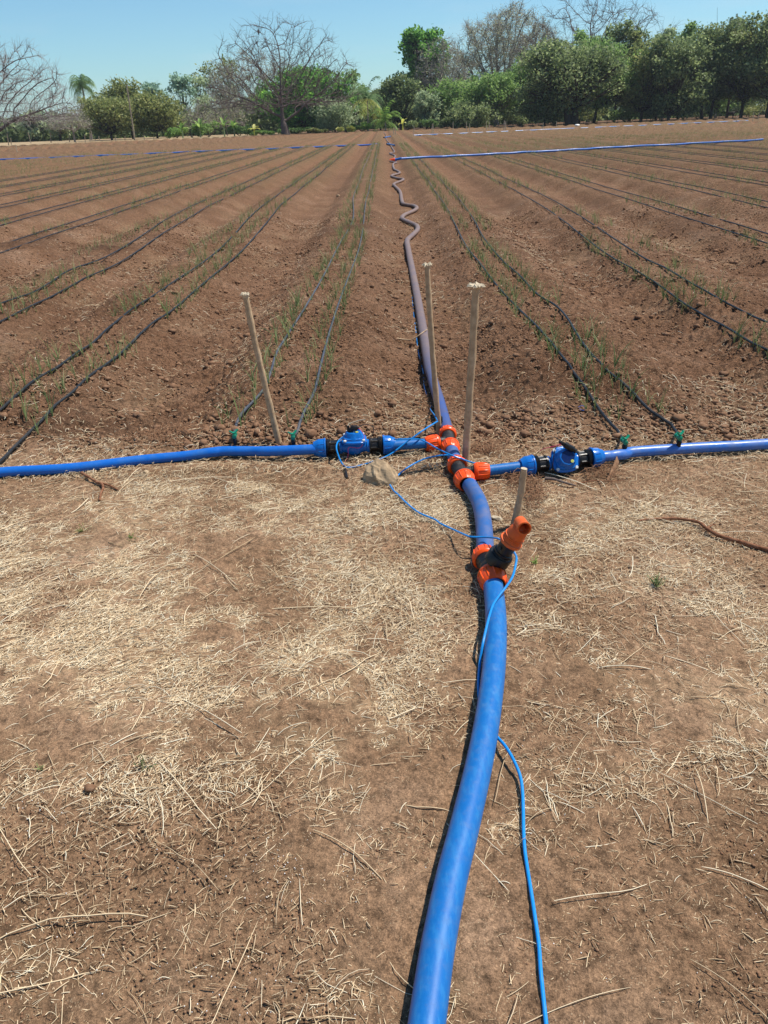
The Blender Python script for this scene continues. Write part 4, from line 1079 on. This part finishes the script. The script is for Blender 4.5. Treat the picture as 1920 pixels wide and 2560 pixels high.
rf_ = [1138,1152,1161,1187,1204,1211,1217,1222,1228,1234,1240,1246,1268,1275,1283,1290,1300,1306,1312,1331,1345,1408,1422,1430,1459,1480,1492,1517,1544,1570,1576,1599,1615,1632,1656,1664,1672,1705,1748,1757,1796,1806,1838,1870,1060,1070,1085,1103,1118]
for i, a in enumerate(sorted(rf_)):
    yb = 328-(a-950)*.0368-1.0; R = random.Random(i)
    post((a, yb), (a+(a-960)*.004, yb-R.uniform(7, 14)), .05, 'fence_stake', f'short thin post at the far right field edge, {nth(i)} from the left of its row', 'post', 'thin posts along the far right field edge', M_post)
# pale frame of sticks and the white scrap hung on a stake
root = thing('stick_frame', Z(1261,328,0), 'pale doorway-like frame of thin sticks at the far lateral pipe', 'stick frame')
for (a, b, c, d, nm) in ((1259.5,325,1261,301,'upright'),(1264,328.5,1264.5,303,'upright'),(1259,309,1265,309,'crossbar')):
    p = V3(Yp(a, b, 112.0)); q_ = V3(Yp(c, d, 112.0)); mb = MB(); mb.tube([p, (p+q_)/2, q_], .05, 6); mb.build(nm, M_fray, root)
c = Yp(1443, 313, 112.0); rock(tuple(c), .36, .12, .13, 33, M_white, 'white_scrap', 'small white oval scrap above the soil near two thin stakes, far right', 'plastic scrap', 0, 3)

# ------------------------------------------------------------------ trees
def leafquads(P, size, var, name, mat, parent, elong=1.6, up=0.35):
    n = len(P)
    nrm = rg.standard_normal((n, 3)); nrm[:, 2] = np.abs(nrm[:, 2])+up; nrm /= np.linalg.norm(nrm, axis=1, keepdims=True)
    t = rg.standard_normal((n, 3)); t -= nrm*(t*nrm).sum(1)[:, None]; t /= np.linalg.norm(t, axis=1, keepdims=True); b = np.cross(nrm, t)
    s = size*(0.6+0.8*rg.random(n)); L = (s*elong/2)[:, None]; W_ = (s/2)[:, None]
    V = np.stack([P-t*L, P+b*W_-nrm*W_*.3, P+t*L, P-b*W_-nrm*W_*.3], 1).reshape(-1, 3)
    Fc = np.arange(n*4).reshape(-1, 4)
    return mesh_np(name, V, Fc, mat, False, dict(var=np.repeat(var, 4)), parent)

def colonize(base, attr_pts, trunk_h, step, kill, infl, lean=(0, 0), maxit=90):
    nodes = [np.array(base, float)]; par = [-1]
    m = max(2, int(trunk_h/step))
    for i in range(1, m+1):
        nodes.append(np.array([base[0]+lean[0]*i/m, base[1]+lean[1]*i/m, base[2]+trunk_h*i/m])); par.append(i-1)
    Nn = np.array(nodes); A_ = attr_pts.copy(); par = list(par); nchild = [0]*len(par)
    for it in range(maxit):
        if len(A_) == 0: break
        d = np.linalg.norm(A_[:, None, :]-Nn[None, :, :], axis=2); j = d.argmin(1); dm = d[np.arange(len(A_)), j]
        live = dm > kill; act = live & (dm < infl)
        if not act.any(): break
        new = []; npar = []; nchild += [0]*(len(Nn)-len(nchild))
        for k in np.unique(j[act]):
            v = A_[act & (j == k)]-Nn[k]; v /= np.linalg.norm(v, axis=1, keepdims=True); g = v.sum(0); g /= np.linalg.norm(g)+1e-9; g = g+rg.standard_normal(3)*.05
            if nchild[k] >= 3: continue
            nchild[k] += 1
            if par[k] >= 0: g = g+.12*(Nn[k]-Nn[par[k]])/step
            g /= np.linalg.norm(g)+1e-9; q = Nn[k]+g*step
            new.append(q); npar.append(int(k))
        if not new: break
        Nn = np.concatenate([Nn, np.array(new)]); par += npar
        A_ = A_[live]
    return Nn, par
def skeleton_mesh(Nn, par, r_tip, r_base, name, mat, parent, twigs=0, twl=1.2, twmat=None, expo=2.15):
    n = len(Nn); ch = [0]*n; w_ = np.zeros(n)
    for p in par:
        if p >= 0: ch[p] += 1
    for i in range(n-1, -1, -1):
        if w_[i] == 0: w_[i] = 1
        if par[i] >= 0: w_[par[i]] += w_[i]
    rr = r_tip*(w_**(1/expo)); rr = np.minimum(rr*1.0, r_base); rr[:3] = np.maximum(rr[:3], r_base*np.array([1.25, 1.05, 1.0])[:len(rr[:3])])
    a = np.array([Nn[p] for p in par[1:]]); b = Nn[1:]; ra = rr[[p for p in par[1:]]]; rb = rr[1:]
    ra = np.minimum(ra, rb*1.7+.01)
    V, Fc = seg_tubes(a, b, ra, rb, 5)
    o = mesh_np(name, V, Fc, mat, True, None, parent)
    if twigs:
        tips = [i for i in range(n) if ch[i] <= 1 and w_[i] < 6]
        A0 = []; B0 = []; R0 = []
        for i in tips:
            d0 = Nn[i]-Nn[par[i]] if par[i] >= 0 else np.array([0, 0, 1.]); d0 = d0/np.linalg.norm(d0)
            for k in range(twigs):
                p = Nn[i].copy(); d = d0+rg.standard_normal(3)*.55; d[2] += .15; d /= np.linalg.norm(d); L = twl*(.5+rg.random()); r = r_tip*.8
                for s in range(3):
                    q = p+d*L/3; A0.append(p); B0.append(q); R0.append(r*(1-.25*s)); p = q; d = d+rg.standard_normal(3)*.3; d /= np.linalg.norm(d)
        A0 = np.array(A0); B0 = np.array(B0); R0 = np.array(R0)
        V, Fc = seg_tubes(A0, B0, R0, R0*.7, 3)
        mesh_np('twigs', V, Fc, twmat or mat, False, None, parent)
    return o
def seg_tubes(a, b, ra, rb, k):
    n = len(a); t = b-a; t /= np.linalg.norm(t, axis=1, keepdims=True)+1e-9
    ref = np.where(np.abs(t[:, 2:3]) > .9, np.array([[1., 0, 0]]), np.array([[0, 0, 1.]])); s = np.cross(t, ref); s /= np.linalg.norm(s, axis=1, keepdims=True); u = np.cross(s, t)
    an = np.arange(k)*2*PI/k; c, sn = np.cos(an)[None, :, None], np.sin(an)[None, :, None]
    off = s[:, None, :]*c+u[:, None, :]*sn
    V = np.concatenate([a[:, None, :]+off*ra[:, None, None], b[:, None, :]+off*rb[:, None, None]], 1).reshape(-1, 3)
    base = (np.arange(n)*2*k)[:, None]; i = np.arange(k)[None, :]; j = (i+1) % k
    Fc = np.stack([base+i, base+j, base+k+j, base+k+i], 2).reshape(-1, 4)
    return V, Fc

def treeroot(px, D, name, label, group, cat='tree', top=None):
    p = Yp(px, 325 if top is None else top*.6+300*.4, D); o = empty(name, (p[0], D, 0.0), label, cat, group); o['_x'] = float(p[0]); return o, float(p[0])
def dims(px, top, wpx, D):
    t = Yp(px, top, D); l = Yp(px-wpx/2, 300, D); r = Yp(px+wpx/2, 300, D); return float(t[2]), float(r[0]-l[0])
def crownx(px, top, D): return float(Yp(px, top*.6+300*.4, D)[0])
def bare_tree(px, top, wpx, D, label, mat, tmat, natt=900, trunk=.16, lean=0, basepx=None, rb=.5, dome=1.0, twigs=3, tip=.028, low=.30, leaf=None, leafn=0, group='bare trees beyond the field', pxoff=0):
    H, W_ = dims(px, top, wpx, D); root, x0 = treeroot(px if basepx is None else basepx, D, 'bare_tree', label, group, 'tree', top if basepx is None else None)
    cx = crownx(px, top, D)-x0
    P = []
    while len(P) < natt:
        v = rg.standard_normal((natt, 3)); v /= np.linalg.norm(v, axis=1, keepdims=True); r = rg.random(natt)**(1/2.2)
        v = v*r[:, None]; v = v[v[:, 2] > -.25]
        P += list(v)
    P = np.array(P[:natt]); wob = 1+.16*(fbm(np.arctan2(P[:, 1], P[:, 0])*2.1+5, P[:, 2]*3, int(px), 2)-.5)*2
    P = P*wob[:, None]
    zb = H*low; P = np.stack([cx+P[:, 0]*W_/2, P[:, 1]*W_*.38, zb+np.where(P[:, 2] > 0, P[:, 2]*(H-zb)*dome, P[:, 2]*zb*.9)], 1)
    Nn, par = colonize((0, 0, -.1), P, H*trunk, W_*.020+.10, W_*.034+.2, W_*.7, (lean, 0))
    skeleton_mesh(Nn, par, tip, rb, 'trunk', mat, root, twigs, W_*.045+.3, tmat)
    if leaf:
        idx = rg.integers(len(Nn)//4, len(Nn), leafn); Q = Nn[idx]+rg.standard_normal((leafn, 3))*.55
        hi = (Q[:, 2] > H*.35); Q = Q[hi]
        leafquads(Q, .17, np.clip(.5+.3*rg.standard_normal(len(Q)), 0, 1), 'crown', LEAF[leaf], root)
    return root
def leafy_tree(px, top, wpx, D, kind, label, n=4200, low=.18, leaf=.30, lobes=14, rb=.22, basepx=None, group='leafy trees beyond the field', up=.35, vis=True, bark=None, elong=1.6, flatt=.8, fill=.35, drop=0.0, trunkn=1):
    H, W_ = dims(px, top, wpx, D); root, x0 = treeroot(px if basepx is None else basepx, D, 'leafy_tree', label, group, 'tree', top if basepx is None else None)
    cx = crownx(px, top, D)-x0
    R = np.random.default_rng(int(px*13+top)); zl = H*low; zc = (H+zl)/2; hz = (H-zl)/2
    P = []; Vv = []
    L = []
    for k in range(int(lobes*2.1)):
        a = R.random()*2*PI; rr = math.sqrt(R.random())*.80; zz = R.uniform(-1, .86); sc_ = math.sqrt(max(.05, 1-abs(zz)**2.6*.8))
        if zz < -.2: sc_ *= .92
        r = R.uniform(.13, .27)
        L.append((math.cos(a)*rr*sc_*W_/2, math.sin(a)*rr*sc_*W_*.42, zc+zz*hz*.92, r*W_/2*1.15, R.uniform(-.17, .17)))
    for k in range(lobes):
        a = R.random()*2*PI; zz = R.uniform(-.6, 1.0); q_ = math.sqrt(max(.02, 1-zz*zz)); L.append((math.cos(a)*q_*W_*.52, math.sin(a)*q_*W_*.4, zc+zz*hz*1.02, R.uniform(.05, .10)*W_, R.uniform(-.1, .2)))
    L.append((R.uniform(-.2, .2)*W_, 0, H-.17*W_*flatt, .18*W_, .05))
    tot = sum(l[3]**2 for l in L)
    for (x, y, z, r, dv) in L:
        m = int(n*1.35*r*r/tot)+1; v = R.standard_normal((m, 3)); v /= np.linalg.norm(v, axis=1, keepdims=True)
        rad = np.where(R.random(m) < fill, R.random(m)**.5, .70+.50*R.random(m)); bumpy = 1+.25*(vnoise(v[:, 0]*3+x, v[:, 1]*3+v[:, 2]*4+z, 3)-.5)
        v = v*(rad*bumpy)[:, None]*r; v[:, 2] *= flatt
        q = v+np.array([x, y, z]); q[:, 2] = np.clip(q[:, 2], zl*.5+R.random(m)*.6, H+.4)
        P.append(q); Vv.append(np.clip(.45+dv+.22*R.standard_normal(m), 0, 1))
    P = np.concatenate(P); Vv = np.concatenate(Vv)
    P[:, 0] += cx
    P = P+R.standard_normal(P.shape)*.30
    leafquads(P, leaf*1.12, Vv, 'crown', LEAF[kind], root, elong, up)
    # trunk and limbs reach every lobe
    A_ = []; B_ = []; ra = []; rb_ = []
    for tk in range(trunkn):
        ox = (tk-(trunkn-1)/2)*.8
        fork = np.array([ox*1.8+cx*.2, 0, max(.8, zl*.8)]); A_.append([ox, 0, -.1]); B_.append(fork); ra.append(rb*1.2); rb_.append(rb)
        for i, (x, y, z, r, dv) in enumerate(L):
            if i % trunkn != tk: continue
            midp = fork+(np.array([x+cx, y, z])-fork)*.5+R.standard_normal(3)*.25; midp[2] += .3
            A_ += [fork, midp]; B_ += [midp, np.array([x+cx, y, z+r*.5])]; ra += [rb*.55, rb*.3]; rb_ += [rb*.3, rb*.1]
            for k in range(2):
                e = np.array([x+cx, y, z])+R.standard_normal(3)*r*.7; A_.append(midp); B_.append(e); ra.append(rb*.2); rb_.append(rb*.07)
    V, Fc = seg_tubes(np.array(A_, float), np.array(B_, float), np.array(ra), np.array(rb_), 6)
    mesh_np('trunk', V, Fc, bark or M_barkd, True, None, root)
    return root
def palm(px, top, wpx, D, label, n=20, droop=1.0, kind='palm', trunk_r=.14, crown_frac=.5, yellow=0, lowpx=None):
    H, W_ = dims(px, top, wpx, D); root, x0 = treeroot(px, D, 'palm_tree', label, 'palms beyond the field', 'tree', top)
    hub = H-W_*.36; mb = MB(); mb.tube([(0, 0, -.1), (.1, 0, hub*.5), (.0, 0, hub)], [trunk_r*1.3, trunk_r, trunk_r*.9], 8)
    o = mb.build('trunk', M_bark, root)
    R = random.Random(int(px)); V = []; Fc = []; va = []
    mb2 = MB(); mb3 = MB()
    for k in range(n):
        m_ = mb3 if k < yellow else mb2
        az = k*2.399+R.uniform(-.2, .2); el = R.uniform(-.15, 1.5) if k >= yellow else R.uniform(-.5, .1); L = W_*R.uniform(.52, .66)
        p = Vector((0, 0, hub)); d = Vector((math.cos(az)*math.cos(el), math.sin(az)*math.cos(el), math.sin(el))); pts = [p.copy()]; S = 8
        for i in range(S):
            p = p+d*L/S; d = (d+Vector((0, 0, -.17*droop*(1+i*.18)))).normalized(); pts.append(p.copy())
        m_.cur = R.random()*.8+.1; m_.tube(pts, [.04*(1-.8*i/S)+.008 for i in range(S+1)], 3, False)
        for i in range(1, S+1):
            dd = (pts[i]-pts[i-1]).normalized(); sd = dd.cross(Vector((0, 0, 1)));
            sd = sd.normalized() if sd.length > .01 else Vector((1, 0, 0))
            ll = W_*.16*(1-.6*abs(i/S-.45))
            for s in (-1, 1):
                for t_ in (0, .5):
                    c = pts[i]-dd*L/S*t_; e = c+sd*s*ll*.8+dd*ll*.45+Vector((0, 0, -ll*R.uniform(.3, .8))); g = dd*.06+Vector((0, 0, .03))
                    m_.cur = min(1, max(0, R.gauss(.5, .25))); m_.add([c-g, c+g, e+g*.3, e-g*.3], [(0, 1, 2, 3)])
    mb2.build('fronds', LEAF[kind], root, False)
    if yellow: mb3.build('withered_fronds', LEAF['yellow'], root, False)
    return root
def banana(px, top, wpx, D, label, seed, kind='bright', nl=7, grp='banana plants in front of the trees'):
    H, W_ = dims(px, top, wpx, D); root, x0 = treeroot(px, D, 'banana_plant', label, grp, 'banana plant')
    R = random.Random(seed); mb = MB(); mb.tube([(0, 0, -.05), (0, 0, H*.35), (.02, 0, H*.55)], [.13, .11, .06], 8); mb.build('stem', LEAF['yellow'] if kind == 'yellow' else LEAF['grey'], root)
    mb = MB()
    for k in range(nl):
        az = k*2.4+R.uniform(-.3, .3); el = R.uniform(.55, 1.4); L = H*.62; p = Vector((0, 0, H*.45)); d = Vector((math.cos(az)*math.cos(el), math.sin(az)*math.cos(el), math.sin(el))); S = 6
        sd = Vector((-math.sin(az), math.cos(az), 0)); ring = []
        for i in range(S+1):
            wd_ = .26*math.sin(PI*min(1, .12+.88*i/S))**.7*(1 if i < S else .2); nn = sd.cross(d)
            ring.append((p-sd*wd_+nn*(-.05), p.copy(), p+sd*wd_+nn*(-.05))); p = p+d*L/S; d = (d+Vector((0, 0, -.28))).normalized()
        mb.cur = R.random(); vs = [q for r in ring for q in r]; fs = []
        for i in range(S):
            for j in (0, 1): fs.append((i*3+j, i*3+j+1, i*3+3+j+1, i*3+3+j))
        mb.add(vs, fs)
    mb.build('leaves', LEAF[kind], root, False)
def shrub(px, top, wpx, D, kind, label, n=1100, leaf=.2, group='shrubs along the far field edge', low=.02):
    H, W_ = dims(px, top, wpx, D); root, x0 = treeroot(px, D, 'shrub', label, group, 'shrub'); R = np.random.default_rng(int(px*3+top))
    P = []; Vv = []
    for k in range(7):
        c = np.array([R.uniform(-.38, .38)*W_, R.uniform(-.3, .3)*W_, H*R.uniform(.3, .72)]); r = H*R.uniform(.25, .36); m = n//7
        v = R.standard_normal((m, 3)); v /= np.linalg.norm(v, axis=1, keepdims=True); v *= (R.random(m)**.4)[:, None]*np.array([max(r, W_*.17), r, r])
        P.append(v+c); Vv.append(np.clip(.5+R.uniform(-.2, .2)+.2*R.standard_normal(m), 0, 1))
    P = np.concatenate(P); P[:, 2] = np.clip(P[:, 2], .05, H); leafquads(P, leaf, np.concatenate(Vv), 'foliage', LEAF[kind], root)
    a = np.zeros((9, 3)); b = np.stack([R.uniform(-.35, .35, 9)*W_, R.uniform(-.3, .3, 9)*W_, H*R.uniform(.4, .8, 9)], 1); V, Fc = seg_tubes(a, b, np.full(9, .05), np.full(9, .015), 4); mesh_np('stems', V, Fc, M_barkd, True, None, root)
    return root

# left part
bare_tree(-35, 88, 440, 128, 'large bare tree with purple-grey branches entering at the left edge', M_barkr, M_twigp, 2000, .13, -.3, -60, .55, 1.0, 5, .028, .26)
bare_tree(165, 262, 110, 150, 'small bare greyish tree between the left bare tree and the olive trees', M_bark, M_twigp, 420, .3, 0, 182, .16, 1, 4, .022, .42, 'brown', 900)
palm(208, 186, 76, 185, 'solitary dark blue-green palm rising over the trees at left', 46, 1.7, 'palm', .2)
leafy_tree(264, 250, 160, 163, 'olive', 'low olive-brown leafy tree with forked trunk left of the utility pole', 4300, .20, .26, 16, .2, 276)
leafy_tree(312, 203, 140, 174, 'olive', 'tallest olive-green tree, standing behind the utility pole', 4300, .25, .28, 14, .22, 330)
leafy_tree(382, 240, 150, 166, 'olive', 'rounded olive-green tree just right of the utility pole', 3800, .16, .28, 15, .2)
leafy_tree(384, 210, 66, 205, 'blue', 'pale bluish-green tree top showing above the olive trees', 1800, .35, .34, 9, .2)
leafy_tree(428, 256, 84, 178, 'oak', 'dark low tree right of the olive trees', 2200, .1, .3, 10, .18)
leafy_tree(455, 186, 62, 182, 'blue', 'thin airy tall tree, the left one of the pale pair before the grey thicket', 1100, .35, .30, 8, .12, group='airy trees at left')
leafy_tree(500, 192, 62, 186, 'grey', 'thin airy tall tree, the right one of the pale pair before the grey thicket', 900, .35, .30, 8, .12, group='airy trees at left')
bare_tree(492, 250, 90, 166, 'small grey leafless thicket tree left of the great bare tree', M_bark, M_twigp, 350, .2, 0, None, .12, 1, 4, .022, .3, 'brown', 1100)
bare_tree(560, 240, 110, 172, 'bushy grey leafless tree behind the banana plants', M_bark, M_twigp, 380, .2, 0, None, .12, 1, 4, .022, .3, 'brown', 1300)
bare_tree(640, 122, 300, 200, 'wide domed grey-brown tree standing behind the great bare tree', M_bark, M_twigp, 1100, .18, 0, None, .45, 1, 5, .032, .3, 'brown', 9000)
leafy_tree(560, 150, 130, 210, 'olive', 'thin yellowish-green crown behind the great bare tree, upper left', 1300, .5, .34, 9, .2)
bare_tree(700, 38, 400, 145, 'great bare spreading tree with thick pale trunk left of centre', M_barkr, M_barkr, 1900, .17, -.4, 714, .66, 1.0, 3, .028, .30)
leafy_tree(765, 172, 220, 166, 'mango', 'dense dark green tree right behind the great bare tree trunk', 9500, .10, .34, 24, .4, flatt=.75)
leafy_tree(862, 178, 92, 170, 'feather', 'feathery light green tree right of the great bare tree', 3600, .12, .26, 13, .2)
leafy_tree(835, 255, 120, 158, 'grey', 'loose grey-green low tree under the right side of the great bare tree', 2600, .1, .26, 12, .15)
palm(886, 176, 34, 195, 'small dark palm top peeping over the green trees', 16, .9, 'palm', .12)
palm(917, 205, 100, 153, 'coconut palm with drooping yellow fronds left of the hose end', 20, 1.2, 'palm', .13, yellow=7)
palm(962, 268, 90, 152, 'low palm with long arching fronds right behind the hose end', 14, 1.1, 'bright', .1)
leafy_tree(1000, 195, 112, 160, 'oak', 'bushy glossy green tree right of the coconut palm', 4600, .08, .27, 16, .22)
leafy_tree(950, 240, 70, 168, 'feather', 'small green tree directly behind the coconut palm', 2000, .1, .26, 10, .16)
leafy_tree(1066, 232, 60, 156, 'grey', 'small pale-leaved tree among the green ones right of centre', 1700, .15, .24, 9, .14)
leafy_tree(1052, 72, 130, 182, 'mango', 'tall dark mango-like tree with bright top right of centre', 5200, .42, .38, 15, .38, flatt=.7)
bare_tree(1105, 90, 150, 176, 'greyish-brown bare tree leaning on the tall dark green tree', M_bark, M_twigp, 600, .35, 0, None, .25, 1, 5, .026, .45, 'brown', 2600)
bare_tree(1275, 12, 350, 190, 'huge grey domed half-bare tree towering over the right woods', M_bark, M_twigp, 2600, .25, 0, 1240, .6, 1, 6, .046, .32, 'brown', 42000)
bare_tree(1490, -45, 400, 172, 'tallest bare tree reaching out of the picture top, right', M_bark, M_barkr, 1200, .35, 0, 1470, .5, 1, 4, .030, .42)
leafy_tree(1130, 200, 130, 163, 'feather', 'feathery green acacia just right of the pale-leaved tree', 4300, .08, .25, 14, .2)
leafy_tree(1215, 188, 160, 156, 'feather', 'broad feathery green acacia with visible light trunk', 5200, .30, .25, 16, .28, 1237, bark=M_bark, flatt=.55)
leafy_tree(1300, 165, 150, 160, 'feather', 'dark feathery acacia under the huge domed tree', 4600, .25, .26, 14, .25, flatt=.6)
leafy_tree(1180, 262, 140, 150, 'oak', 'low dark bushy tree under the broad acacia', 2600, .08, .24, 12, .16)
leafy_tree(1425, 112, 251, 140, 'oak', 'big dark grey-green tree with thick black trunk right of the acacias', 12825, .24, .26, 26, .55, 1427, trunkn=2)
leafy_tree(1365, 200, 140, 146, 'oak', 'rounded dark tree left of the thick black trunk', 4590, .15, .25, 13, .2)
leafy_tree(1515, 92, 182, 150, 'feather', 'grey-green tree right of the thick black trunk', 7020, .20, .26, 18, .24, 1483)
leafy_tree(1556, 60, 125, 162, 'oak', 'narrow tree whose top rises above its neighbours before the right bare tree', 5130, .24, .27, 13, .22, 1532)
leafy_tree(1615, 98, 182, 150, 'olive', 'olive-green tree in the middle of the right tree wall', 7020, .14, .27, 18, .24)
leafy_tree(1685, 96, 182, 146, 'oak', 'dark tree in the right tree wall with leaves to the ground', 7290, .05, .27, 18, .24)
leafy_tree(1742, 78, 154, 154, 'oak', 'dark tree before the two thin trunks in the right tree wall', 6480, .20, .27, 16, .24, 1751)
leafy_tree(1806, 58, 168, 150, 'oak', 'tall pointed dark tree, second from the right edge of the wall', 7020, .24, .27, 18, .24, 1771)
leafy_tree(1872, 76, 182, 148, 'olive', 'grey-olive tree above the cattle at right', 6750, .24, .27, 16, .24)
leafy_tree(1945, 20, 210, 142, 'oak', 'tall dark tree cut off by the right picture edge', 9450, .20, .27, 20, .3)
leafy_tree(2070, 30, 224, 150, 'oak', 'dark tree beyond the right picture edge', 4050, .2, .3, 14, .3)
leafy_tree(1650, 150, 168, 168, 'feather', 'green tree behind the right tree wall, in the gap', 4860, .1, .3, 12, .22)
leafy_tree(1800, 150, 224, 172, 'feather', 'dull green tree behind the pointed tree at right', 5400, .1, .3, 13, .22)
leafy_tree(1458, 82, 70, 158, 'feather', 'slim tree top rising just right of the thick black trunk', 2600, .3, .27, 10, .2)
leafy_tree(1585, 84, 66, 160, 'olive', 'slim olive tree between the narrow tree and the middle of the wall', 2600, .25, .27, 10, .2)
leafy_tree(1655, 72, 60, 158, 'grey', 'slim grey-green tree top in the middle of the right tree wall', 2200, .3, .27, 9, .2)
leafy_tree(1712, 60, 60, 162, 'feather', 'slim green tree top left of the two thin trunks', 2400, .3, .27, 9, .2)
leafy_tree(1838, 48, 76, 158, 'oak', 'slim dark tree top between the pointed tree and the cattle', 2800, .3, .27, 10, .2)
leafy_tree(1395, 150, 90, 160, 'grey', 'grey-green tree filling the gap left of the thick black trunk', 2800, .15, .26, 11, .2)
# low growth along the edge
sh = [(440,318,60,158,'bright','yellow-green shrub left of the banana plants'),(478,308,70,156,'bright','leafy shrub beside the leftmost banana plant'),(520,300,80,157,'feather','green shrub in the middle of the banana plants'),(598,312,70,154,'dark','dark green shrub between banana plants and bare trunk'),
 (655,325,70,156,'bright','low light green shrub right at the pale bare trunk'),(740,316,90,155,'dark','dark shrub under the dense green tree, left one'),(800,318,80,154,'olive','olive shrub under the dense green tree, right one'),(868,312,60,152,'yellow','yellow-green shrub left of the coconut palm'),
 (905,305,60,153,'bright','light green shrub at the foot of the coconut palm'),(1020,300,80,153,'oak','dark green shrub behind the hose end'),(1075,296,80,154,'dark','dark shrub under the pale-leaved tree'),(1135,290,90,153,'oak','dull shrub under the first feathery acacia'),
 (1300,278,100,156,'oak','dull shrub under the dark feathery acacia'),(1385,270,70,152,'oak','dull green shrub just left of the thick black trunk'),(1480,262,90,156,'olive','olive shrub right of the thick black trunk'),(1560,262,90,154,'feather','green shrub under the narrow tree'),(1650,258,110,152,'oak','dark shrub in the middle of the right tree wall'),(1740,262,80,158,'oak','dark shrub behind the two thin trunks'),(1890,250,110,165,'olive','olive shrub behind the cattle')]
for a in sh: shrub(a[0], a[1], a[2], a[3], a[4], a[5])
banana(455, 300, 40, 154, 'leftmost banana plant before the grey thicket', 1); banana(560, 286, 60, 155, 'tallest banana plant left of the bare trunk', 2)
banana(585, 296, 46, 153, 'banana plant between tallest one and pale dry one', 3); banana(635, 306, 40, 152, 'pale dry banana plant closest to the bare trunk', 4, 'yellow', 5)
banana(500, 292, 50, 155, 'banana plant inside the green shrubs', 5)
banana(1007, 292, 24, 151, 'short pale yellow banana stem at the field edge right of the hose', 6, 'yellow', 4)
# far wood behind everything
def far_wood():
    n = 60000; px = rg.uniform(-250, 2200, n); D = rg.uniform(195, 250, n)
    top = np.interp(px, [-250, 0, 420, 520, 640, 900, 1100, 1350, 1500, 2200], [285, 300, 292, 270, 240, 235, 205, 175, 150, 130])+18*(fbm(px/30, px*0, 7, 3)-.5)*2
    x = np.array([float(Yp(a, 300, d)[0]) for a, d in zip(px, D)])
    H = np.array([float(Yp(a, t, d)[2]) for a, t, d in zip(px, top, D)])
    P = np.stack([x, D, rg.random(n)**1.25*H], 1)
    o = leafquads(P, .85, np.clip(.35+.25*rg.standard_normal(n), 0, 1), 'distant_wood', LEAF['oak'], None); tagk(o, kind='stuff')
far_wood()
# thin trunks standing in the far pasture at left
for i, (a, d, wd_, tp_) in enumerate([(20,200,50,318),(70,195,60,305),(110,205,60,300),(140,190,50,312),(235,200,60,300),(350,205,60,300)]):
    leafy_tree(a, tp_-22, wd_*1.4, d, 'grey', ['hazy grey-green tree beyond the dry pasture, at the very left', 'hazy grey-green tree beyond the pasture under the left bare branches', 'hazy tree beyond the pasture, left of the small bare tree', 'hazy tree beyond the pasture behind the small bare tree', 'hazy tree beyond the pasture under the olive tree', 'hazy tree beyond the pasture right of the utility pole'][i], 900, .3, .4, 8, .3, group='hazy trees beyond the pasture')

# cattle in the shade, right
def cow(px, py, D, flip, mat, label, s=1.0):
    b = Yp(px, py, D); x0, z0 = float(b[0]), 0.0; mb = MB(); f = -1 if flip else 1
    body = [(-.85, 0, 1.12), (-.7, 0, 1.08), (-.3, 0, 1.0), (.2, 0, .98), (.6, 0, 1.05), (.85, 0, 1.2), (1.05, 0, 1.32), (1.25, 0, 1.38), (1.45, 0, 1.25), (1.6, 0, 1.12)]
    rr = [.12, .27, .33, .36, .33, .22, .15, .15, .11, .07]
    mb.tube([(f*p[0]*s, 0, p[2]*s) for p in body], [r*s for r in rr], 14)
    for (lx, ly) in ((-.62, .15), (-.58, -.15), (.52, .14), (.56, -.14)):
        mb.tube([(f*lx*s, ly*s, .95*s), (f*(lx+(-.06 if lx < 0 else 0))*s, ly*s, .5*s), (f*lx*s, ly*s, -.02)], [.13*s, .07*s, .05*s], 8)
    mb.tube([(f*-.86*s, 0, 1.15*s), (f*-.95*s, 0, .9*s), (f*-.93*s, 0, .5*s)], [.03*s, .02*s, .03*s], 6)
    for e in (-1, 1): mb.tube([(f*1.22*s, e*.1*s, 1.45*s), (f*1.18*s, e*.28*s, 1.43*s)], [.05*s, .02*s], 6)
    o = mb.build('cow', mat); o.location = (x0, D, 0); return tagk(o, label, 'cow', 'cattle resting in shade at right')
M_cowp = simple('pale_hide', (0.55, 0.50, 0.44), (0.72, 0.68, 0.62), 1, .8, .1)
M_cowd = simple('pied_hide', (0.012, 0.010, 0.009), (0.03, 0.025, 0.02), 1, .8, .1, c3=(0.7, 0.68, 0.65))
cow(1826, 293, 156, False, M_cowd, 'dark cow with pale patches standing in shade behind the right posts', .8)
cow(1781, 293, 157, True, M_cowp, 'pale cow standing in shade left of the dark cow', .7)
# bird in the bare tree
c = Yp(646, 80, 143.5); mb = MB()
mb.tube([(-.02, 0, -.38), (0, 0, -.2), (.0, 0, 0), (.03, 0, .2), (.06, 0, .32), (.12, 0, .34), (.22, 0, .31)], [.03, .10, .17, .14, .07, .07, .015], 12)
o = mb.build('bird', M_black); o.location = c; tagk(o, 'small black bird perched high in the great bare tree', 'bird')
# ------------------------------------------------------------------ thin air between here and the trees
mb = MB(); mb.box((0, 1050, 19.5), 8600, 2400, 42, None, 0.0); M_haze = bpy.data.materials.new('haze'); M_haze.use_nodes = True
_t = M_haze.node_tree; _t.nodes.remove(_t.nodes['Principled BSDF']); _v = _t.nodes.new('ShaderNodeVolumePrincipled')
_v.inputs['Color'].default_value = (0.80, 0.88, 1.0, 1); _v.inputs['Density'].default_value = 0.00018; _v.inputs['Anisotropy'].default_value = 0.2
_t.links.new(_v.outputs[0], _t.nodes['Material Output'].inputs['Volume'])
o = mb.build('haze', M_haze, None, False); tagk(o, kind='stuff')
for o in list(bpy.data.objects):
    for k in ('_abs', '_x'):
        if k in o: del o[k]
print('objects', len(bpy.data.objects))
